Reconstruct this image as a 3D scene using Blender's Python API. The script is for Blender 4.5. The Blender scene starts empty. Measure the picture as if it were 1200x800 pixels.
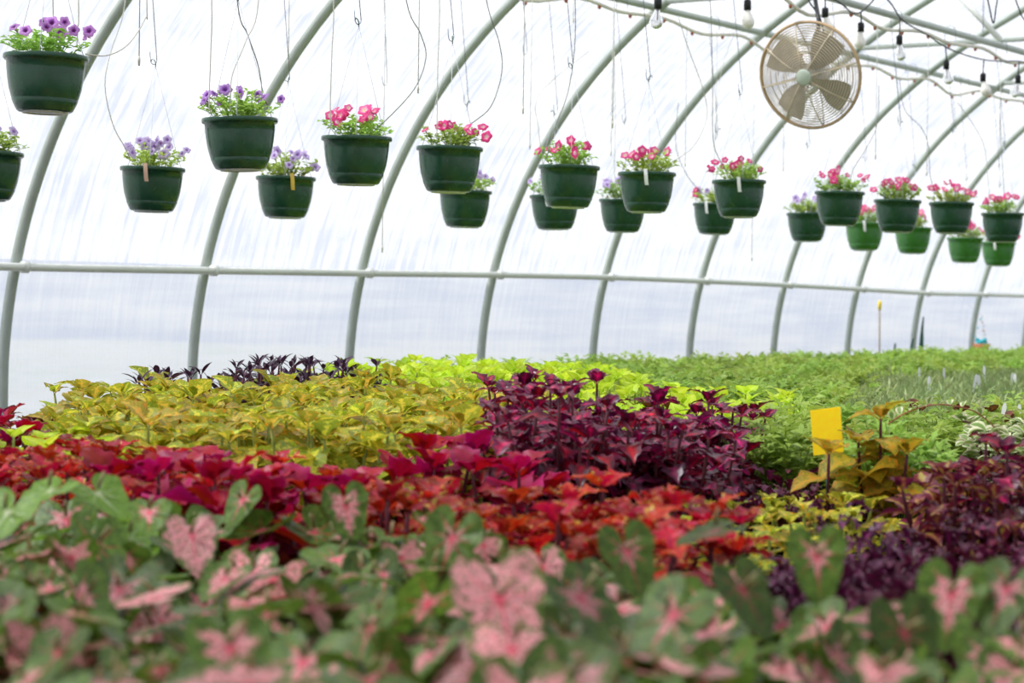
import bpy, math, random
from mathutils import Vector, Matrix
R = random.Random(7)
PI = math.pi
scn = bpy.context.scene
C = scn.collection

# ------------------------------------------------------------------ camera
FPX = 2600.0
TH = 0.58797                       # angle between the greenhouse axis (+X) and the view
ROLL = math.radians(0.8)
PITCH = math.atan(43.5 / FPX)
CZ = 1.5
fwd = Vector((math.cos(TH) * math.cos(PITCH), math.sin(TH) * math.cos(PITCH), -math.sin(PITCH)))
right0 = Vector((math.sin(TH), -math.cos(TH), 0))
up0 = right0.cross(fwd)
rightv = right0 * math.cos(ROLL) + up0 * math.sin(ROLL)
upv = -right0 * math.sin(ROLL) + up0 * math.cos(ROLL)
cam_d = bpy.data.cameras.new('camera')
cam = bpy.data.objects.new('camera', cam_d)
C.objects.link(cam)
cam.matrix_world = Matrix(((rightv.x, upv.x, -fwd.x, 0), (rightv.y, upv.y, -fwd.y, 0), (rightv.z, upv.z, -fwd.z, CZ), (0, 0, 0, 1)))
cam_d.sensor_width = 36
cam_d.lens = FPX / 1200 * 36
cam_d.clip_end = 300
cam_d.dof.use_dof = True
cam_d.dof.focus_distance = 6.9
cam_d.dof.aperture_fstop = 4.8
scn.camera = cam

# ------------------------------------------------------------------ world, sun, exposure
w = bpy.data.worlds.new('world')
scn.world = w
w.use_nodes = True
bg = w.node_tree.nodes['Background']
bg.inputs['Color'].default_value = (0.86, 0.90, 1.0, 1)
bg.inputs['Strength'].default_value = 0.90
sun_d = bpy.data.lights.new('sun', 'SUN')
sun_d.energy = 6.1
sun_d.angle = math.radians(9)
sun_d.color = (1.0, 0.97, 0.92)
sun = bpy.data.objects.new('sun', sun_d)
C.objects.link(sun)
sun.rotation_euler = Vector((-0.45, 0.62, 1.15)).to_track_quat('Z', 'Y').to_euler()
sun.location = (0, 8, 12)
vs = scn.view_settings
vs.view_transform = 'Standard'
vs.look = 'None'
vs.exposure = 0.15
vs.gamma = 1.0
vs.use_curve_mapping = False
cy = scn.cycles
cy.max_bounces = 8
cy.diffuse_bounces = 4
cy.transmission_bounces = 6
cy.transparent_max_bounces = 12
cy.caustics_reflective = False
cy.caustics_refractive = False

# ------------------------------------------------------------------ helpers
def at(x, y, Y=None, d=None):
    """world point on the ray of a photo position, on a lengthwise plane Y or at a depth d"""
    v = fwd + rightv * ((x - 600) / FPX) + upv * (-(y - 400) / FPX)
    k = (Y / v.y) if Y is not None else d
    return Vector((v.x * k, v.y * k, CZ + v.z * k))

def project(p):
    q = Vector(p) - Vector((0, 0, CZ))
    d = q.dot(fwd)
    if d < 0.05:
        return (-9999, -9999, d)
    return (600 + FPX * q.dot(rightv) / d, 400 - FPX * q.dot(upv) / d, d)

class MB:
    def __init__(s):
        s.v = []; s.f = []; s.uv = []; s.mi = []
    def add(s, verts, faces, uvs=None, mi=0, M=None):
        b = len(s.v)
        for i, p in enumerate(verts):
            p = Vector(p)
            s.v.append(M @ p if M is not None else p)
            s.uv.append(uvs[i] if uvs else (0.5, 0.5))
        for f in faces:
            s.f.append([b + i for i in f]); s.mi.append(mi)
    def tube(s, path, r, n=6, mi=0, cap=True):
        path = [Vector(p) for p in path]
        rr = r if isinstance(r, (list, tuple)) else [r] * len(path)
        verts = []; faces = []
        prev = None
        for i, p in enumerate(path):
            a = path[max(0, i - 1)]; b = path[min(len(path) - 1, i + 1)]
            t = (b - a)
            t = t.normalized() if t.length > 1e-9 else Vector((0, 0, 1))
            if prev is None:
                ref = Vector((0, 0, 1)) if abs(t.z) < 0.9 else Vector((1, 0, 0))
                u = t.cross(ref).normalized()
            else:
                u = (prev - t * prev.dot(t))
                u = u.normalized() if u.length > 1e-6 else t.orthogonal().normalized()
            prev = u
            q = t.cross(u)
            for k in range(n):
                an = 2 * PI * k / n
                verts.append(p + (u * math.cos(an) + q * math.sin(an)) * rr[i])
        for i in range(len(path) - 1):
            for k in range(n):
                k2 = (k + 1) % n
                faces.append((i * n + k, i * n + k2, (i + 1) * n + k2, (i + 1) * n + k))
        if cap:
            faces.append(tuple(range(n - 1, -1, -1)))
            faces.append(tuple((len(path) - 1) * n + k for k in range(n)))
        s.add(verts, faces, None, mi)
    def lathe(s, prof, n=32, mi=0, M=None):
        verts = []; faces = []
        for r, z in prof:
            for k in range(n):
                a = 2 * PI * k / n
                verts.append((r * math.cos(a), r * math.sin(a), z))
        for i in range(len(prof) - 1):
            for k in range(n):
                k2 = (k + 1) % n
                faces.append((i * n + k, i * n + k2, (i + 1) * n + k2, (i + 1) * n + k))
        s.add(verts, faces, None, mi, M)
    def box(s, a, b, mi=0, M=None):
        x0, y0, z0 = a; x1, y1, z1 = b
        v = [(x0, y0, z0), (x1, y0, z0), (x1, y1, z0), (x0, y1, z0), (x0, y0, z1), (x1, y0, z1), (x1, y1, z1), (x0, y1, z1)]
        s.add(v, [(3, 2, 1, 0), (4, 5, 6, 7), (0, 1, 5, 4), (1, 2, 6, 5), (2, 3, 7, 6), (3, 0, 4, 7)], None, mi, M)
    def mesh(s, name, mats, smooth=True):
        me = bpy.data.meshes.new(name)
        me.from_pydata([tuple(p) for p in s.v], [], s.f)
        if not isinstance(mats, (list, tuple)):
            mats = [mats]
        for m in mats:
            me.materials.append(m)
        uvl = me.uv_layers.new(name='UVMap')
        vi = [0] * len(me.loops)
        me.loops.foreach_get('vertex_index', vi)
        flat = []
        for i in vi:
            flat.extend(s.uv[i])
        uvl.data.foreach_set('uv', flat)
        me.polygons.foreach_set('material_index', s.mi)
        me.polygons.foreach_set('use_smooth', [smooth] * len(s.f))
        me.update()
        return me

def obj(name, data, parent=None, M=None, kind=None):
    o = bpy.data.objects.new(name, data)
    C.objects.link(o)
    if parent is not None:
        o.parent = parent
    if M is not None:
        o.matrix_local = M
    if kind:
        o['kind'] = kind
    return o

def tag(o, label, cat=None, group=None, kind=None):
    o['label'] = label
    if cat: o['category'] = cat
    if group: o['group'] = group
    if kind: o['kind'] = kind
    return o

def spline(pts, n=8):
    pts = [Vector(p) for p in pts]
    out = []
    for i in range(len(pts) - 1):
        p0 = pts[max(0, i - 1)]; p1 = pts[i]; p2 = pts[i + 1]; p3 = pts[min(len(pts) - 1, i + 2)]
        for k in range(n):
            t = k / n
            out.append(0.5 * ((2 * p1) + (p2 - p0) * t + (2 * p0 - 5 * p1 + 4 * p2 - p3) * t * t + (3 * p1 - p0 - 3 * p2 + p3) * t ** 3))
    out.append(pts[-1])
    return out

# ------------------------------------------------------------------ materials
def srgb(r, g, b):
    f = lambda c: (c / 255 / 12.92) if c / 255 <= 0.04045 else ((c / 255 + 0.055) / 1.055) ** 2.4
    return (f(r), f(g), f(b), 1)

class NT:
    def __init__(s, name):
        s.m = bpy.data.materials.new(name)
        s.m.use_nodes = True
        s.t = s.m.node_tree
        s.t.nodes.clear()
        s.out = s.t.nodes.new('ShaderNodeOutputMaterial')
    def n(s, ty, **kw):
        nd = s.t.nodes.new('ShaderNode' + ty)
        for k, v in kw.items():
            setattr(nd, k, v)
        return nd
    def link(s, a, b):
        s.t.links.new(a, b)
    def math(s, op, a, b=None, c=None, clamp=False):
        nd = s.n('Math', operation=op, use_clamp=clamp)
        for i, x in enumerate((a, b, c)):
            if x is None: continue
            if isinstance(x, (int, float)): nd.inputs[i].default_value = x
            else: s.link(x, nd.inputs[i])
        return nd.outputs[0]
    def ramp(s, fac, stops, mode='LINEAR'):
        nd = s.n('ValToRGB')
        nd.color_ramp.interpolation = mode
        el = nd.color_ramp.elements
        while len(el) < len(stops): el.new(0.5)
        for e, (p, c) in zip(el, stops):
            e.position = p; e.color = c if len(c) == 4 else (*c, 1)
        s.link(fac, nd.inputs[0])
        return nd.outputs[0]
    def mix(s, fac, a, b, blend='MIX'):
        nd = s.n('Mix', data_type='RGBA', blend_type=blend)
        for i, x in ((0, fac), (6, a), (7, b)):
            if isinstance(x, (int, float)): nd.inputs[i].default_value = x
            elif isinstance(x, tuple): nd.inputs[i].default_value = x
            else: s.link(x, nd.inputs[i])
        return nd.outputs[2]
    def noise(s, vec, scale, detail=3, rough=0.6):
        nd = s.n('TexNoise')
        nd.inputs['Scale'].default_value = scale
        nd.inputs['Detail'].default_value = detail
        nd.inputs['Roughness'].default_value = rough
        if vec is not None: s.link(vec, nd.inputs['Vector'])
        return nd.outputs['Fac']
    def done(s, sh):
        s.link(sh, s.out.inputs[0])
        return s.m

def plain(name, col, rough=0.5, metal=0.0, spec=0.5, var=0.12, scale=9, transp=0):
    t = NT(name)
    tc = t.n('TexCoord')
    nz = t.noise(tc.outputs['Object'], scale, 4)
    c0 = tuple(x * (1 - var) for x in col[:3]) + (1,)
    c1 = tuple(min(1, x * (1 + var)) for x in col[:3]) + (1,)
    cc = t.ramp(nz, [(0.3, c0), (0.7, c1)])
    b = t.n('BsdfPrincipled')
    t.link(cc, b.inputs['Base Color'])
    b.inputs['Roughness'].default_value = rough
    b.inputs['Metallic'].default_value = metal
    b.inputs['Specular IOR Level'].default_value = spec
    if transp:
        b.inputs['Transmission Weight'].default_value = transp
        b.inputs['IOR'].default_value = 1.3
    return t.done(b.outputs[0])

def leaf_shade(t, col, trans=0.35, rough=0.45, spec=0.35, normal=None):
    b = t.n('BsdfPrincipled')
    t.link(col, b.inputs['Base Color'])
    b.inputs['Roughness'].default_value = rough
    b.inputs['Specular IOR Level'].default_value = spec
    if normal is not None: t.link(normal, b.inputs['Normal'])
    tr = t.n('BsdfTranslucent')
    t.link(col, tr.inputs['Color'])
    mx = t.n('MixShader')
    mx.inputs[0].default_value = trans
    t.link(b.outputs[0], mx.inputs[1])
    t.link(tr.outputs[0], mx.inputs[2])
    return t.done(mx.outputs[0])

def leaf_mat(name, stops, nscale=45, namt=0.9, vein=None, vein_amt=0.5, hue=0.03, val=(0.75, 1.2), trans=0.35, rough=0.45, spec=0.35):
    """stops: colours from the midrib (0) to the margin (1), blotched by noise"""
    t = NT(name)
    tc = t.n('TexCoord')
    sep = t.n('SeparateXYZ')
    t.link(tc.outputs['UV'], sep.inputs[0])
    e = t.math('MULTIPLY', t.math('ABSOLUTE', t.math('SUBTRACT', sep.outputs[0], 0.5)), 2.0)
    oi = t.n('ObjectInfo')
    add = t.n('VectorMath', operation='ADD')
    cmb = t.n('CombineXYZ')
    t.link(t.math('MULTIPLY', oi.outputs['Random'], 37.0), cmb.inputs[0])
    t.link(tc.outputs['Object'], add.inputs[0]); t.link(cmb.outputs[0], add.inputs[1])
    nz = t.noise(add.outputs[0], nscale, 4, 0.65)
    fac = t.math('ADD', t.math('MULTIPLY', e, 0.6), t.math('MULTIPLY_ADD', t.math('SUBTRACT', nz, 0.5), namt, 0.2), clamp=True)
    col = t.ramp(fac, stops)
    if vein:
        a = t.math('PINGPONG', t.math('SUBTRACT', t.math('MULTIPLY', sep.outputs[1], 9.0), t.math('MULTIPLY', e, 2.2)), 0.5)
        lat = t.math('LESS_THAN', a, 0.07)
        mid = t.math('LESS_THAN', e, 0.08)
        v = t.math('MULTIPLY', t.math('MAXIMUM', lat, mid), vein_amt)
        col = t.mix(v, col, vein)
    hs = t.n('HueSaturation')
    t.link(col, hs.inputs['Color'])
    t.link(t.math('MULTIPLY_ADD', oi.outputs['Random'], 2 * hue, 0.5 - hue), hs.inputs['Hue'])
    r2 = t.math('FRACT', t.math('MULTIPLY', oi.outputs['Random'], 17.31))
    t.link(t.math('MULTIPLY_ADD', r2, val[1] - val[0], val[0]), hs.inputs['Value'])
    return leaf_shade(t, hs.outputs[0], trans, rough, spec)

M_pipe = plain('galvanised_pipe', srgb(172, 180, 170), 0.45, 0.2, 0.5, 0.10, 6)
M_rail = plain('painted_rail', srgb(220, 222, 214), 0.45, 0.1, 0.5, 0.06, 5)
M_hose = plain('white_hose', srgb(228, 224, 208), 0.5, 0, 0.4, 0.06, 8)
M_tube = plain('drip_tubing', srgb(205, 203, 190), 0.45, 0, 0.4, 0.08, 10)
M_tubed = plain('dark_drip_tubing', srgb(120, 124, 110), 0.45, 0, 0.4, 0.08, 10)
M_wire = plain('steel_wire', srgb(120, 130, 140), 0.4, 0.6, 0.5, 0.1, 20)
M_wiregreen = plain('green_hanger', srgb(70, 100, 86), 0.45, 0, 0.5, 0.1, 20)
M_wirewhite = plain('white_hanger', srgb(200, 204, 212), 0.45, 0, 0.5, 0.05, 20)
M_black = plain('black_plastic', srgb(28, 29, 30), 0.45, 0, 0.4, 0.2, 15)
M_blackcable = plain('black_cable', srgb(38, 40, 42), 0.5, 0, 0.4, 0.2, 15)
M_rust = plain('rust_emitter', srgb(168, 96, 72), 0.6, 0, 0.3, 0.2, 40)
M_bulb = plain('white_bulb', srgb(240, 236, 226), 0.2, 0, 0.5, 0.02, 10)
M_glass = plain('clear_bulb', srgb(245, 245, 245), 0.05, 0, 0.5, 0.01, 10, transp=0.9)
M_brass = plain('filament_support', srgb(220, 170, 110), 0.4, 0.3, 0.5, 0.1, 20)
M_tagw = plain('white_tag', srgb(240, 240, 238), 0.4, 0, 0.4, 0.03, 20)
M_tagy = plain('yellow_tag', srgb(224, 190, 80), 0.4, 0, 0.4, 0.06, 20)
M_tago = plain('orange_tag', srgb(214, 176, 150), 0.4, 0, 0.4, 0.06, 20)
M_soil = plain('potting_mix', srgb(58, 42, 30), 0.95, 0, 0.1, 0.4, 60)
M_wood = plain('weathered_board', srgb(150, 132, 108), 0.8, 0, 0.2, 0.25, 5)
M_bench = plain('bench_metal', srgb(150, 155, 152), 0.5, 0.4, 0.5, 0.12, 8)
M_guard = plain('fan_guard_wire', srgb(206, 190, 164), 0.5, 0.15, 0.4, 0.22, 14)
M_rim = plain('fan_rim', srgb(188, 160, 122), 0.5, 0.15, 0.4, 0.25, 10)
M_hub = plain('fan_hub', srgb(186, 196, 180), 0.5, 0.0, 0.4, 0.06, 20)
M_blade = plain('fan_blade', srgb(176, 168, 154), 0.5, 0.1, 0.4, 0.15, 8)
M_motor = plain('fan_motor', srgb(205, 205, 198), 0.45, 0.1, 0.4, 0.1, 8)
M_terra = plain('terracotta', srgb(190, 128, 88), 0.85, 0, 0.2, 0.2, 20)
M_turq = plain('turquoise_glass', srgb(40, 178, 190), 0.3, 0, 0.5, 0.2, 20)

def pot_mat(name, c):
    t = NT(name)
    tc = t.n('TexCoord')
    nz = t.noise(tc.outputs['Object'], 14, 3)
    cc = t.ramp(nz, [(0.3, tuple(x * 0.85 for x in c[:3])), (0.7, tuple(x * 1.15 for x in c[:3]))])
    dust = t.noise(tc.outputs['Object'], 30, 5)
    b = t.n('BsdfPrincipled')
    t.link(cc, b.inputs['Base Color'])
    t.link(t.math('MULTIPLY_ADD', dust, 0.25, 0.12), b.inputs['Roughness'])
    b.inputs['Specular IOR Level'].default_value = 0.5
    return t.done(b.outputs[0])
M_pot = pot_mat('dark_green_plastic', srgb(32, 72, 50))
M_pot2 = pot_mat('mid_green_plastic', srgb(58, 116, 48))
M_potblk = pot_mat('black_nursery_pot', srgb(26, 26, 26))

# gravel floor and the ground outside
t = NT('gravel')
tc = t.n('TexCoord')
vo = t.n('TexVoronoi'); vo.inputs['Scale'].default_value = 40
t.link(tc.outputs['Object'], vo.inputs['Vector'])
nz = t.noise(tc.outputs['Object'], 3, 5)
c1 = t.ramp(vo.outputs['Color'], [(0.2, srgb(98, 90, 80)), (0.8, srgb(168, 160, 148))])
c2 = t.mix(0.35, c1, t.ramp(nz, [(0.3, srgb(80, 74, 62)), (0.7, srgb(160, 150, 136))]))
b = t.n('BsdfPrincipled'); b.inputs['Roughness'].default_value = 0.9
t.link(c2, b.inputs['Base Color'])
bp_ = t.n('Bump'); bp_.inputs['Strength'].default_value = 0.6; bp_.inputs['Distance'].default_value = 0.01
t.link(vo.outputs['Distance'], bp_.inputs['Height']); t.link(bp_.outputs[0], b.inputs['Normal'])
M_gravel = t.done(b.outputs[0])

t = NT('pale_dry_grass')
tc = t.n('TexCoord')
nz = t.noise(tc.outputs['Object'], 0.8, 6)
b = t.n('BsdfPrincipled'); b.inputs['Roughness'].default_value = 0.95
t.link(t.ramp(nz, [(0.3, srgb(150, 154, 140)), (0.7, srgb(190, 190, 182))]), b.inputs['Base Color'])
M_grass = t.done(b.outputs[0])

def film_mat(name, lo, hi, tint, streak=1.0, tc_=(0.68, 0.685, 0.69, 1)):
    """polythene: clear streaks show the sky, cloudy streaks scatter it"""
    t = NT(name)
    tc = t.n('TexCoord')
    mp = t.n('Mapping'); mp.inputs['Scale'].default_value = (1, 0.07, 1)
    mp.inputs['Rotation'].default_value = (0, 0, 0.05)
    t.link(tc.outputs['UV'], mp.inputs[0])
    n1 = t.noise(mp.outputs[0], 30, 5, 0.62)
    mp2 = t.n('Mapping'); mp2.inputs['Scale'].default_value = (0.5, 1.6, 1)
    t.link(tc.outputs['UV'], mp2.inputs[0])
    n2 = t.noise(mp2.outputs[0], 2.2, 3, 0.5)
    mp3 = t.n('Mapping'); mp3.inputs['Scale'].default_value = (0.35, 5, 1)
    t.link(tc.outputs['UV'], mp3.inputs[0])
    n3 = t.noise(mp3.outputs[0], 2.0, 2, 0.5)
    s = t.math('ADD', t.math('MULTIPLY', n1, 0.62 * streak), t.math('ADD', t.math('MULTIPLY', n2, 0.26), t.math('MULTIPLY', n3, 0.12 + 0.62 * (1 - streak))))
    f = t.ramp(s, [(0.40, (lo,) * 3), (0.60, (hi,) * 3)])
    tp = t.n('BsdfTransparent'); tp.inputs[0].default_value = tint
    tl = t.n('BsdfTranslucent'); tl.inputs[0].default_value = tc_
    df = t.n('BsdfDiffuse'); df.inputs[0].default_value = (0.55, 0.56, 0.58, 1)
    m1 = t.n('MixShader'); m1.inputs[0].default_value = 0.25
    t.link(tl.outputs[0], m1.inputs[1]); t.link(df.outputs[0], m1.inputs[2])
    m2 = t.n('MixShader')
    t.link(f, m2.inputs[0]); t.link(tp.outputs[0], m2.inputs[1]); t.link(m1.outputs[0], m2.inputs[2])
    return t.done(m2.outputs[0])
M_film = film_mat('clear_polythene_film', 0.12, 0.78, (0.86, 0.89, 0.965, 1))
M_curtain = film_mat('cloudy_side_curtain', 0.42, 0.95, (0.64, 0.69, 0.80, 1), 0.5, (0.485, 0.505, 0.55, 1))

# ------------------------------------------------------------------ structure
S = 1.22
X_HOOP0 = 6.7817
POLY = [5.880, 5.874, 5.853, 5.819, 5.772, 5.710, 5.633, 5.539, 5.424, 5.286, 5.119, 4.918, 4.677, 4.390]
prof = [(5.88 * S, -1.5), (5.88 * S, -1.0)]
for i, yv in enumerate(POLY):
    prof.append((yv * S, (-0.327 + i * (1.645 + 0.327) / 13) * S))
YR = 3.0
ye, ze = prof[-1]
kk = 0.53 / (2 * (ye - YR))
ZR = ze + kk * (ye - YR) ** 2
for i in range(1, 9):
    y = ye + (YR - ye) * i / 8
    prof.append((y, ZR - kk * (y - YR) ** 2))
prof = [(y, z + CZ) for y, z in prof]          # ground to ridge, wall side

def prof_at_z(z):
    for (y0, z0), (y1, z1) in zip(prof, prof[1:]):
        if z0 <= z <= z1:
            return y0 + (y1 - y0) * (z - z0) / max(1e-6, z1 - z0)
    return YR

mb = MB(); mb.add([(-12, -30, -0.03), (60, -30, -0.03), (60, 60, -0.03), (-12, 60, -0.03)], [(0, 1, 2, 3)])
tag(obj('ground_outside', mb.mesh('ground', M_grass), kind='structure'), 'pale ground outside the plastic tunnel')
mb = MB(); mb.add([(-3.2, -1.2, 0), (24, -1.2, 0), (24, 7.2, 0), (-3.2, 7.2, 0)], [(0, 1, 2, 3)])
tag(obj('floor', mb.mesh('floor', M_gravel), kind='structure'), 'gravel floor under the plant benches')

# film skins
RAILZ = CZ + 0.145
def film(side, z_from=None, z_to=None, off=0.034, wr=0.006, seed=1, step=0.16):
    rnd = random.Random(seed)
    ph = [(rnd.uniform(2, 9), rnd.uniform(0.2, 2.2), rnd.uniform(0, 6.28), rnd.uniform(0.3, 1)) for _ in range(10)]
    pts = []; arc = 0
    dense = []
    for (y0, z0), (y1, z1) in zip(prof, prof[1:]):
        L = math.hypot(y1 - y0, z1 - z0); n = max(1, int(L / 0.12))
        for i in range(n):
            u = i / n
            dense.append((y0 + (y1 - y0) * u, z0 + (z1 - z0) * u))
    dense.append(prof[-1])
    if z_from is not None: dense = [p for p in dense if p[1] >= z_from]
    if z_to is not None: dense = [p for p in dense if p[1] <= z_to]
    rows = []
    for i, (y, z) in enumerate(dense):
        a = dense[max(0, i - 1)]; b = dense[min(len(dense) - 1, i + 1)]
        ty, tz = b[0] - a[0], b[1] - a[1]; L = math.hypot(ty, tz)
        ny, nz = tz / L, -ty / L
        if i: arc += math.hypot(y - dense[i - 1][0], z - dense[i - 1][1])
        rows.append((y, z, ny, nz, arc))
    mbx = MB(); verts = []; uvs = []; faces = []
    xs = [-3.2 + step * i for i in range(int(27.2 / step) + 1)]
    for (y, z, ny, nz, ar) in rows:
        for x in xs:
            bay = ((x - X_HOOP0) / S) % 1.0
            k = math.sin(PI * bay)
            d = off + wr * k * sum(am * math.sin(fx * x + fa * ar * 2.3 + p) for fx, fa, p, am in ph) / 3
            yy = y + ny * d
            if side < 0: yy = 2 * YR - yy
            verts.append((x, yy, z + nz * d)); uvs.append((x, ar))
    nx = len(xs)
    for j in range(len(rows) - 1):
        for i in range(nx - 1):
            faces.append((j * nx + i, j * nx + i + 1, (j + 1) * nx + i + 1, (j + 1) * nx + i))
    mbx.add(verts, faces, uvs)
    return mbx
wl = tag(obj('wall_left', film(1, z_from=RAILZ - 0.02).mesh('film', M_film), kind='structure'), 'streaky translucent plastic film stretched over the hoops above the side rail')
tag(obj('side_curtain', film(1, z_to=RAILZ + 0.08, off=0.045, wr=0.012, seed=5).mesh('curtain', M_curtain), wl), 'cloudy grey-white side curtain below the rail')
wr_ = tag(obj('wall_right', film(-1, seed=3, step=0.4).mesh('film_r', M_film), kind='structure'), 'translucent plastic film on the other side of the tunnel')
for nm, x in (('wall_back', 24.0), ('wall_front', -3.2)):
    mb = MB(); full = prof + [(2 * YR - y, z) for y, z in reversed(prof[:-1])]
    mb.add([(x, y, z) for y, z in full], [tuple(range(len(full)))], [(y, z) for y, z in full])
    tag(obj(nm, mb.mesh(nm, M_film, False), kind='structure'), 'plastic film end wall of the tunnel at the ' + ('far' if x > 0 else 'near') + ' end')
for nm, y0, y1 in (('baseboard_left', 5.88 * S - 0.02, 5.88 * S + 0.03), ('baseboard_right', 2 * YR - 5.88 * S - 0.03, 2 * YR - 5.88 * S + 0.02)):
    mb = MB(); mb.box((-3.2, y0, 0), (24, y1, 0.22))
    tag(obj(nm, mb.mesh(nm, M_wood, False), kind='structure'), 'weathered timber base board along the foot of the film')

# hoops: one bent pipe each
full = prof + [(2 * YR - y, z) for y, z in reversed(prof[:-1])]
mb = MB(); mb.tube([(0, y, z) for y, z in spline([(0, y, z) for y, z in full], 2) and [(p.y, p.z) for p in spline([(0, y, z) for y, z in full], 2)]], 0.0245, 10)
me_hoop = mb.mesh('hoop', M_pipe)
for n in range(-7, 14):
    o = obj('arch_hoop', me_hoop, M=Matrix.Translation((X_HOOP0 + n * S, 0, 0)), kind='structure')
    tag(o, 'bent galvanised pipe hoop carrying the plastic film', group='arch hoops of the tunnel')

# rails and purlins along the tunnel
def pipe_run(name, pts, r, mat, label, n=10):
    mb = MB(); mb.tube(pts, r, n)
    return tag(obj(name, mb.mesh(name, mat), kind='structure'), label)
rail_dz = [0.107, 0.115, 0.124, 0.136, 0.142, 0.139, 0.133, 0.122, 0.11, 0.113]
rp = [(-3.2, 5.815 * S - 0.05, CZ + 0.13)]
for n in range(-4, 14):
    rp.append((X_HOOP0 + n * S, 5.815 * S - 0.052, CZ + S * rail_dz[min(9, max(0, n))]))
ra = pipe_run('side_rail', spline(rp, 3), 0.0185, M_rail, 'pale painted pipe rail running along the side of the hoops')
mbc = MB(); mbc.lathe([(0.0, -0.012), (0.034, -0.012), (0.034, 0.012), (0.0, 0.012)], 10)
YP_B, ZP_B = 6.03, CZ + 1.61
YP_A, ZP_A = 4.93, CZ + 1.575
pipe_run('purlin_pipe', [(-3.2, YP_B, ZP_B), (10, YP_B, ZP_B), (24, YP_B, ZP_B)], 0.0195, M_pipe, 'grey purlin pipe fixed beneath the hoops nearer the side wall')
pipe_run('purlin_pipe', [(-3.2, YP_A, ZP_A), (10, YP_A, ZP_A), (24, YP_A, ZP_A)], 0.0195, M_pipe, 'grey purlin pipe slung beneath the tie bars and carrying the fan')
pipe_run('purlin_pipe', [(-3.2, YR, ZR + CZ - 0.06), (24, YR, ZR + CZ - 0.06)], 0.0195, M_pipe, 'grey ridge purlin pipe under the crown of the hoops')
mb = MB(); mb.tube([(0, 5.95, CZ + 1.64), (0, 2 * YR - 5.95, CZ + 1.64)], 0.0155, 8)
me_tie = mb.mesh('tie', M_pipe)
mb = MB(); mb.tube([(0, 5.02, CZ + 1.63), (0, 5.40, CZ + 2.03)], 0.019, 8)
me_strut = mb.mesh('strut', M_rail)
for n in range(-7, 14, 2):
    x = X_HOOP0 + n * S
    o = tag(obj('tie_bar', me_tie, M=Matrix.Translation((x - 0.045, 0, 0)), kind='structure'), 'horizontal pipe tie bar crossing between the sides of a hoop', group='tie bars of the hoops')
    o = tag(obj('truss_strut', me_strut, M=Matrix.Translation((x - 0.045, 0, 0)), kind='structure'), 'short pale strut from a tie bar up to its hoop', group='struts of the hoops')
# pipe clamps at hoop and rail crossings
mbk = MB(); mbk.tube([(0, 0, -0.014), (0, 0, 0.014)], 0.027, 10)
me_cl = mbk.mesh('clamp', M_rail)
for n in range(-1, 12):
    z = CZ + S * rail_dz[min(9, max(0, n))]
    obj('pipe_clamp', me_cl, ra, Matrix.Translation((X_HOOP0 + n * S + 0.0, 5.815 * S - 0.048, z)) @ Matrix.Rotation(PI / 2, 4, 'Y'))

# ------------------------------------------------------------------ benches
ZB = 0.85
for (y0, y1, lab) in ((0.55, 2.55, 'long low metal grow bench holding the caladiums and red coleus'),
                      (2.62, 4.62, 'long low metal grow bench in the middle of the tunnel'),
                      (4.69, 6.55, 'long low metal grow bench beside the plastic side wall')):
    b0 = tag(bpy.data.objects.new('grow_bench', None), lab, 'bench', 'grow benches')
    C.objects.link(b0); b0.location = (9, (y0 + y1) / 2, 0)
    wd = (y1 - y0) / 2
    x0, x1 = -8.2, 10.5
    mb = MB(); mb.box((x0, -wd, ZB - 0.02), (x1, wd, ZB)); obj('bench_top', mb.mesh('bench_top', M_black, False), b0)
    for sgn in (-1, 1):
        mb = MB(); mb.box((x0, sgn * wd - 0.02, ZB - 0.09), (x1, sgn * wd + 0.02, ZB + 0.03)); obj('frame_rail', mb.mesh('frame_rail', M_bench, False), b0)
    mb = MB(); mb.box((-0.025, -0.025, 0), (0.025, 0.025, ZB - 0.02)); ml = mb.mesh('bench_leg', M_bench, False)
    for i in range(10):
        for sgn in (-1, 1):
            obj('leg', ml, b0, Matrix.Translation((x0 + 0.3 + i * (x1 - x0 - 0.6) / 9, sgn * (wd - 0.08), 0)))

# ------------------------------------------------------------------ leaf shapes
def leaf_mesh(name, mat, L=1.0, W=0.6, rows=6, peak=0.4, fold=0.18, droop=0.25, wave=0.0, teeth=0.0, tip=1.0, cols=4, seed=0, stalk=0.12):
    """ovate leaf along +Y, normal +Z, folded along the midrib and drooping at the tip"""
    rnd = random.Random(seed)
    mb = MB(); verts = []; uvs = []; faces = []
    for i in range(rows + 1):
        s = i / rows
        a = s ** (math.log(0.5) / math.log(peak))
        wdt = W * 0.5 * (math.sin(PI * a) ** tip if 0 < a < 1 else 0.0)
        if i == 0: wdt = 0.03 * W
        if teeth and 0 < i < rows: wdt *= 1 + (teeth if i % 2 else -teeth)
        y = stalk * L + s * L * (1 - stalk)
        zc = 0.12 * L * math.sin(PI * s * 0.7) - droop * L * s * s
        for k in range(cols + 1):
            e = 2 * k / cols - 1
            z = zc + fold * abs(e) * wdt * 2 + wave * L * math.sin(s * 13 + (2 if e > 0 else 0) + seed) * abs(e) ** 2
            verts.append((e * wdt, y - 0.06 * L * (1 - abs(e)) * 0, z)); uvs.append((k / cols, s))
    n = cols + 1
    for i in range(rows):
        for k in range(cols):
            faces.append((i * n + k, i * n + k + 1, (i + 1) * n + k + 1, (i + 1) * n + k))
    mb.add(verts, faces, uvs)
    if stalk > 0.02:
        mb.tube([(0, -0.05 * L, -0.02 * L), (0, (stalk + .04) * L, 0.005 * L)], 0.02 * L, 4, cap=False)
    return mb.mesh(name, mat)

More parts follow.
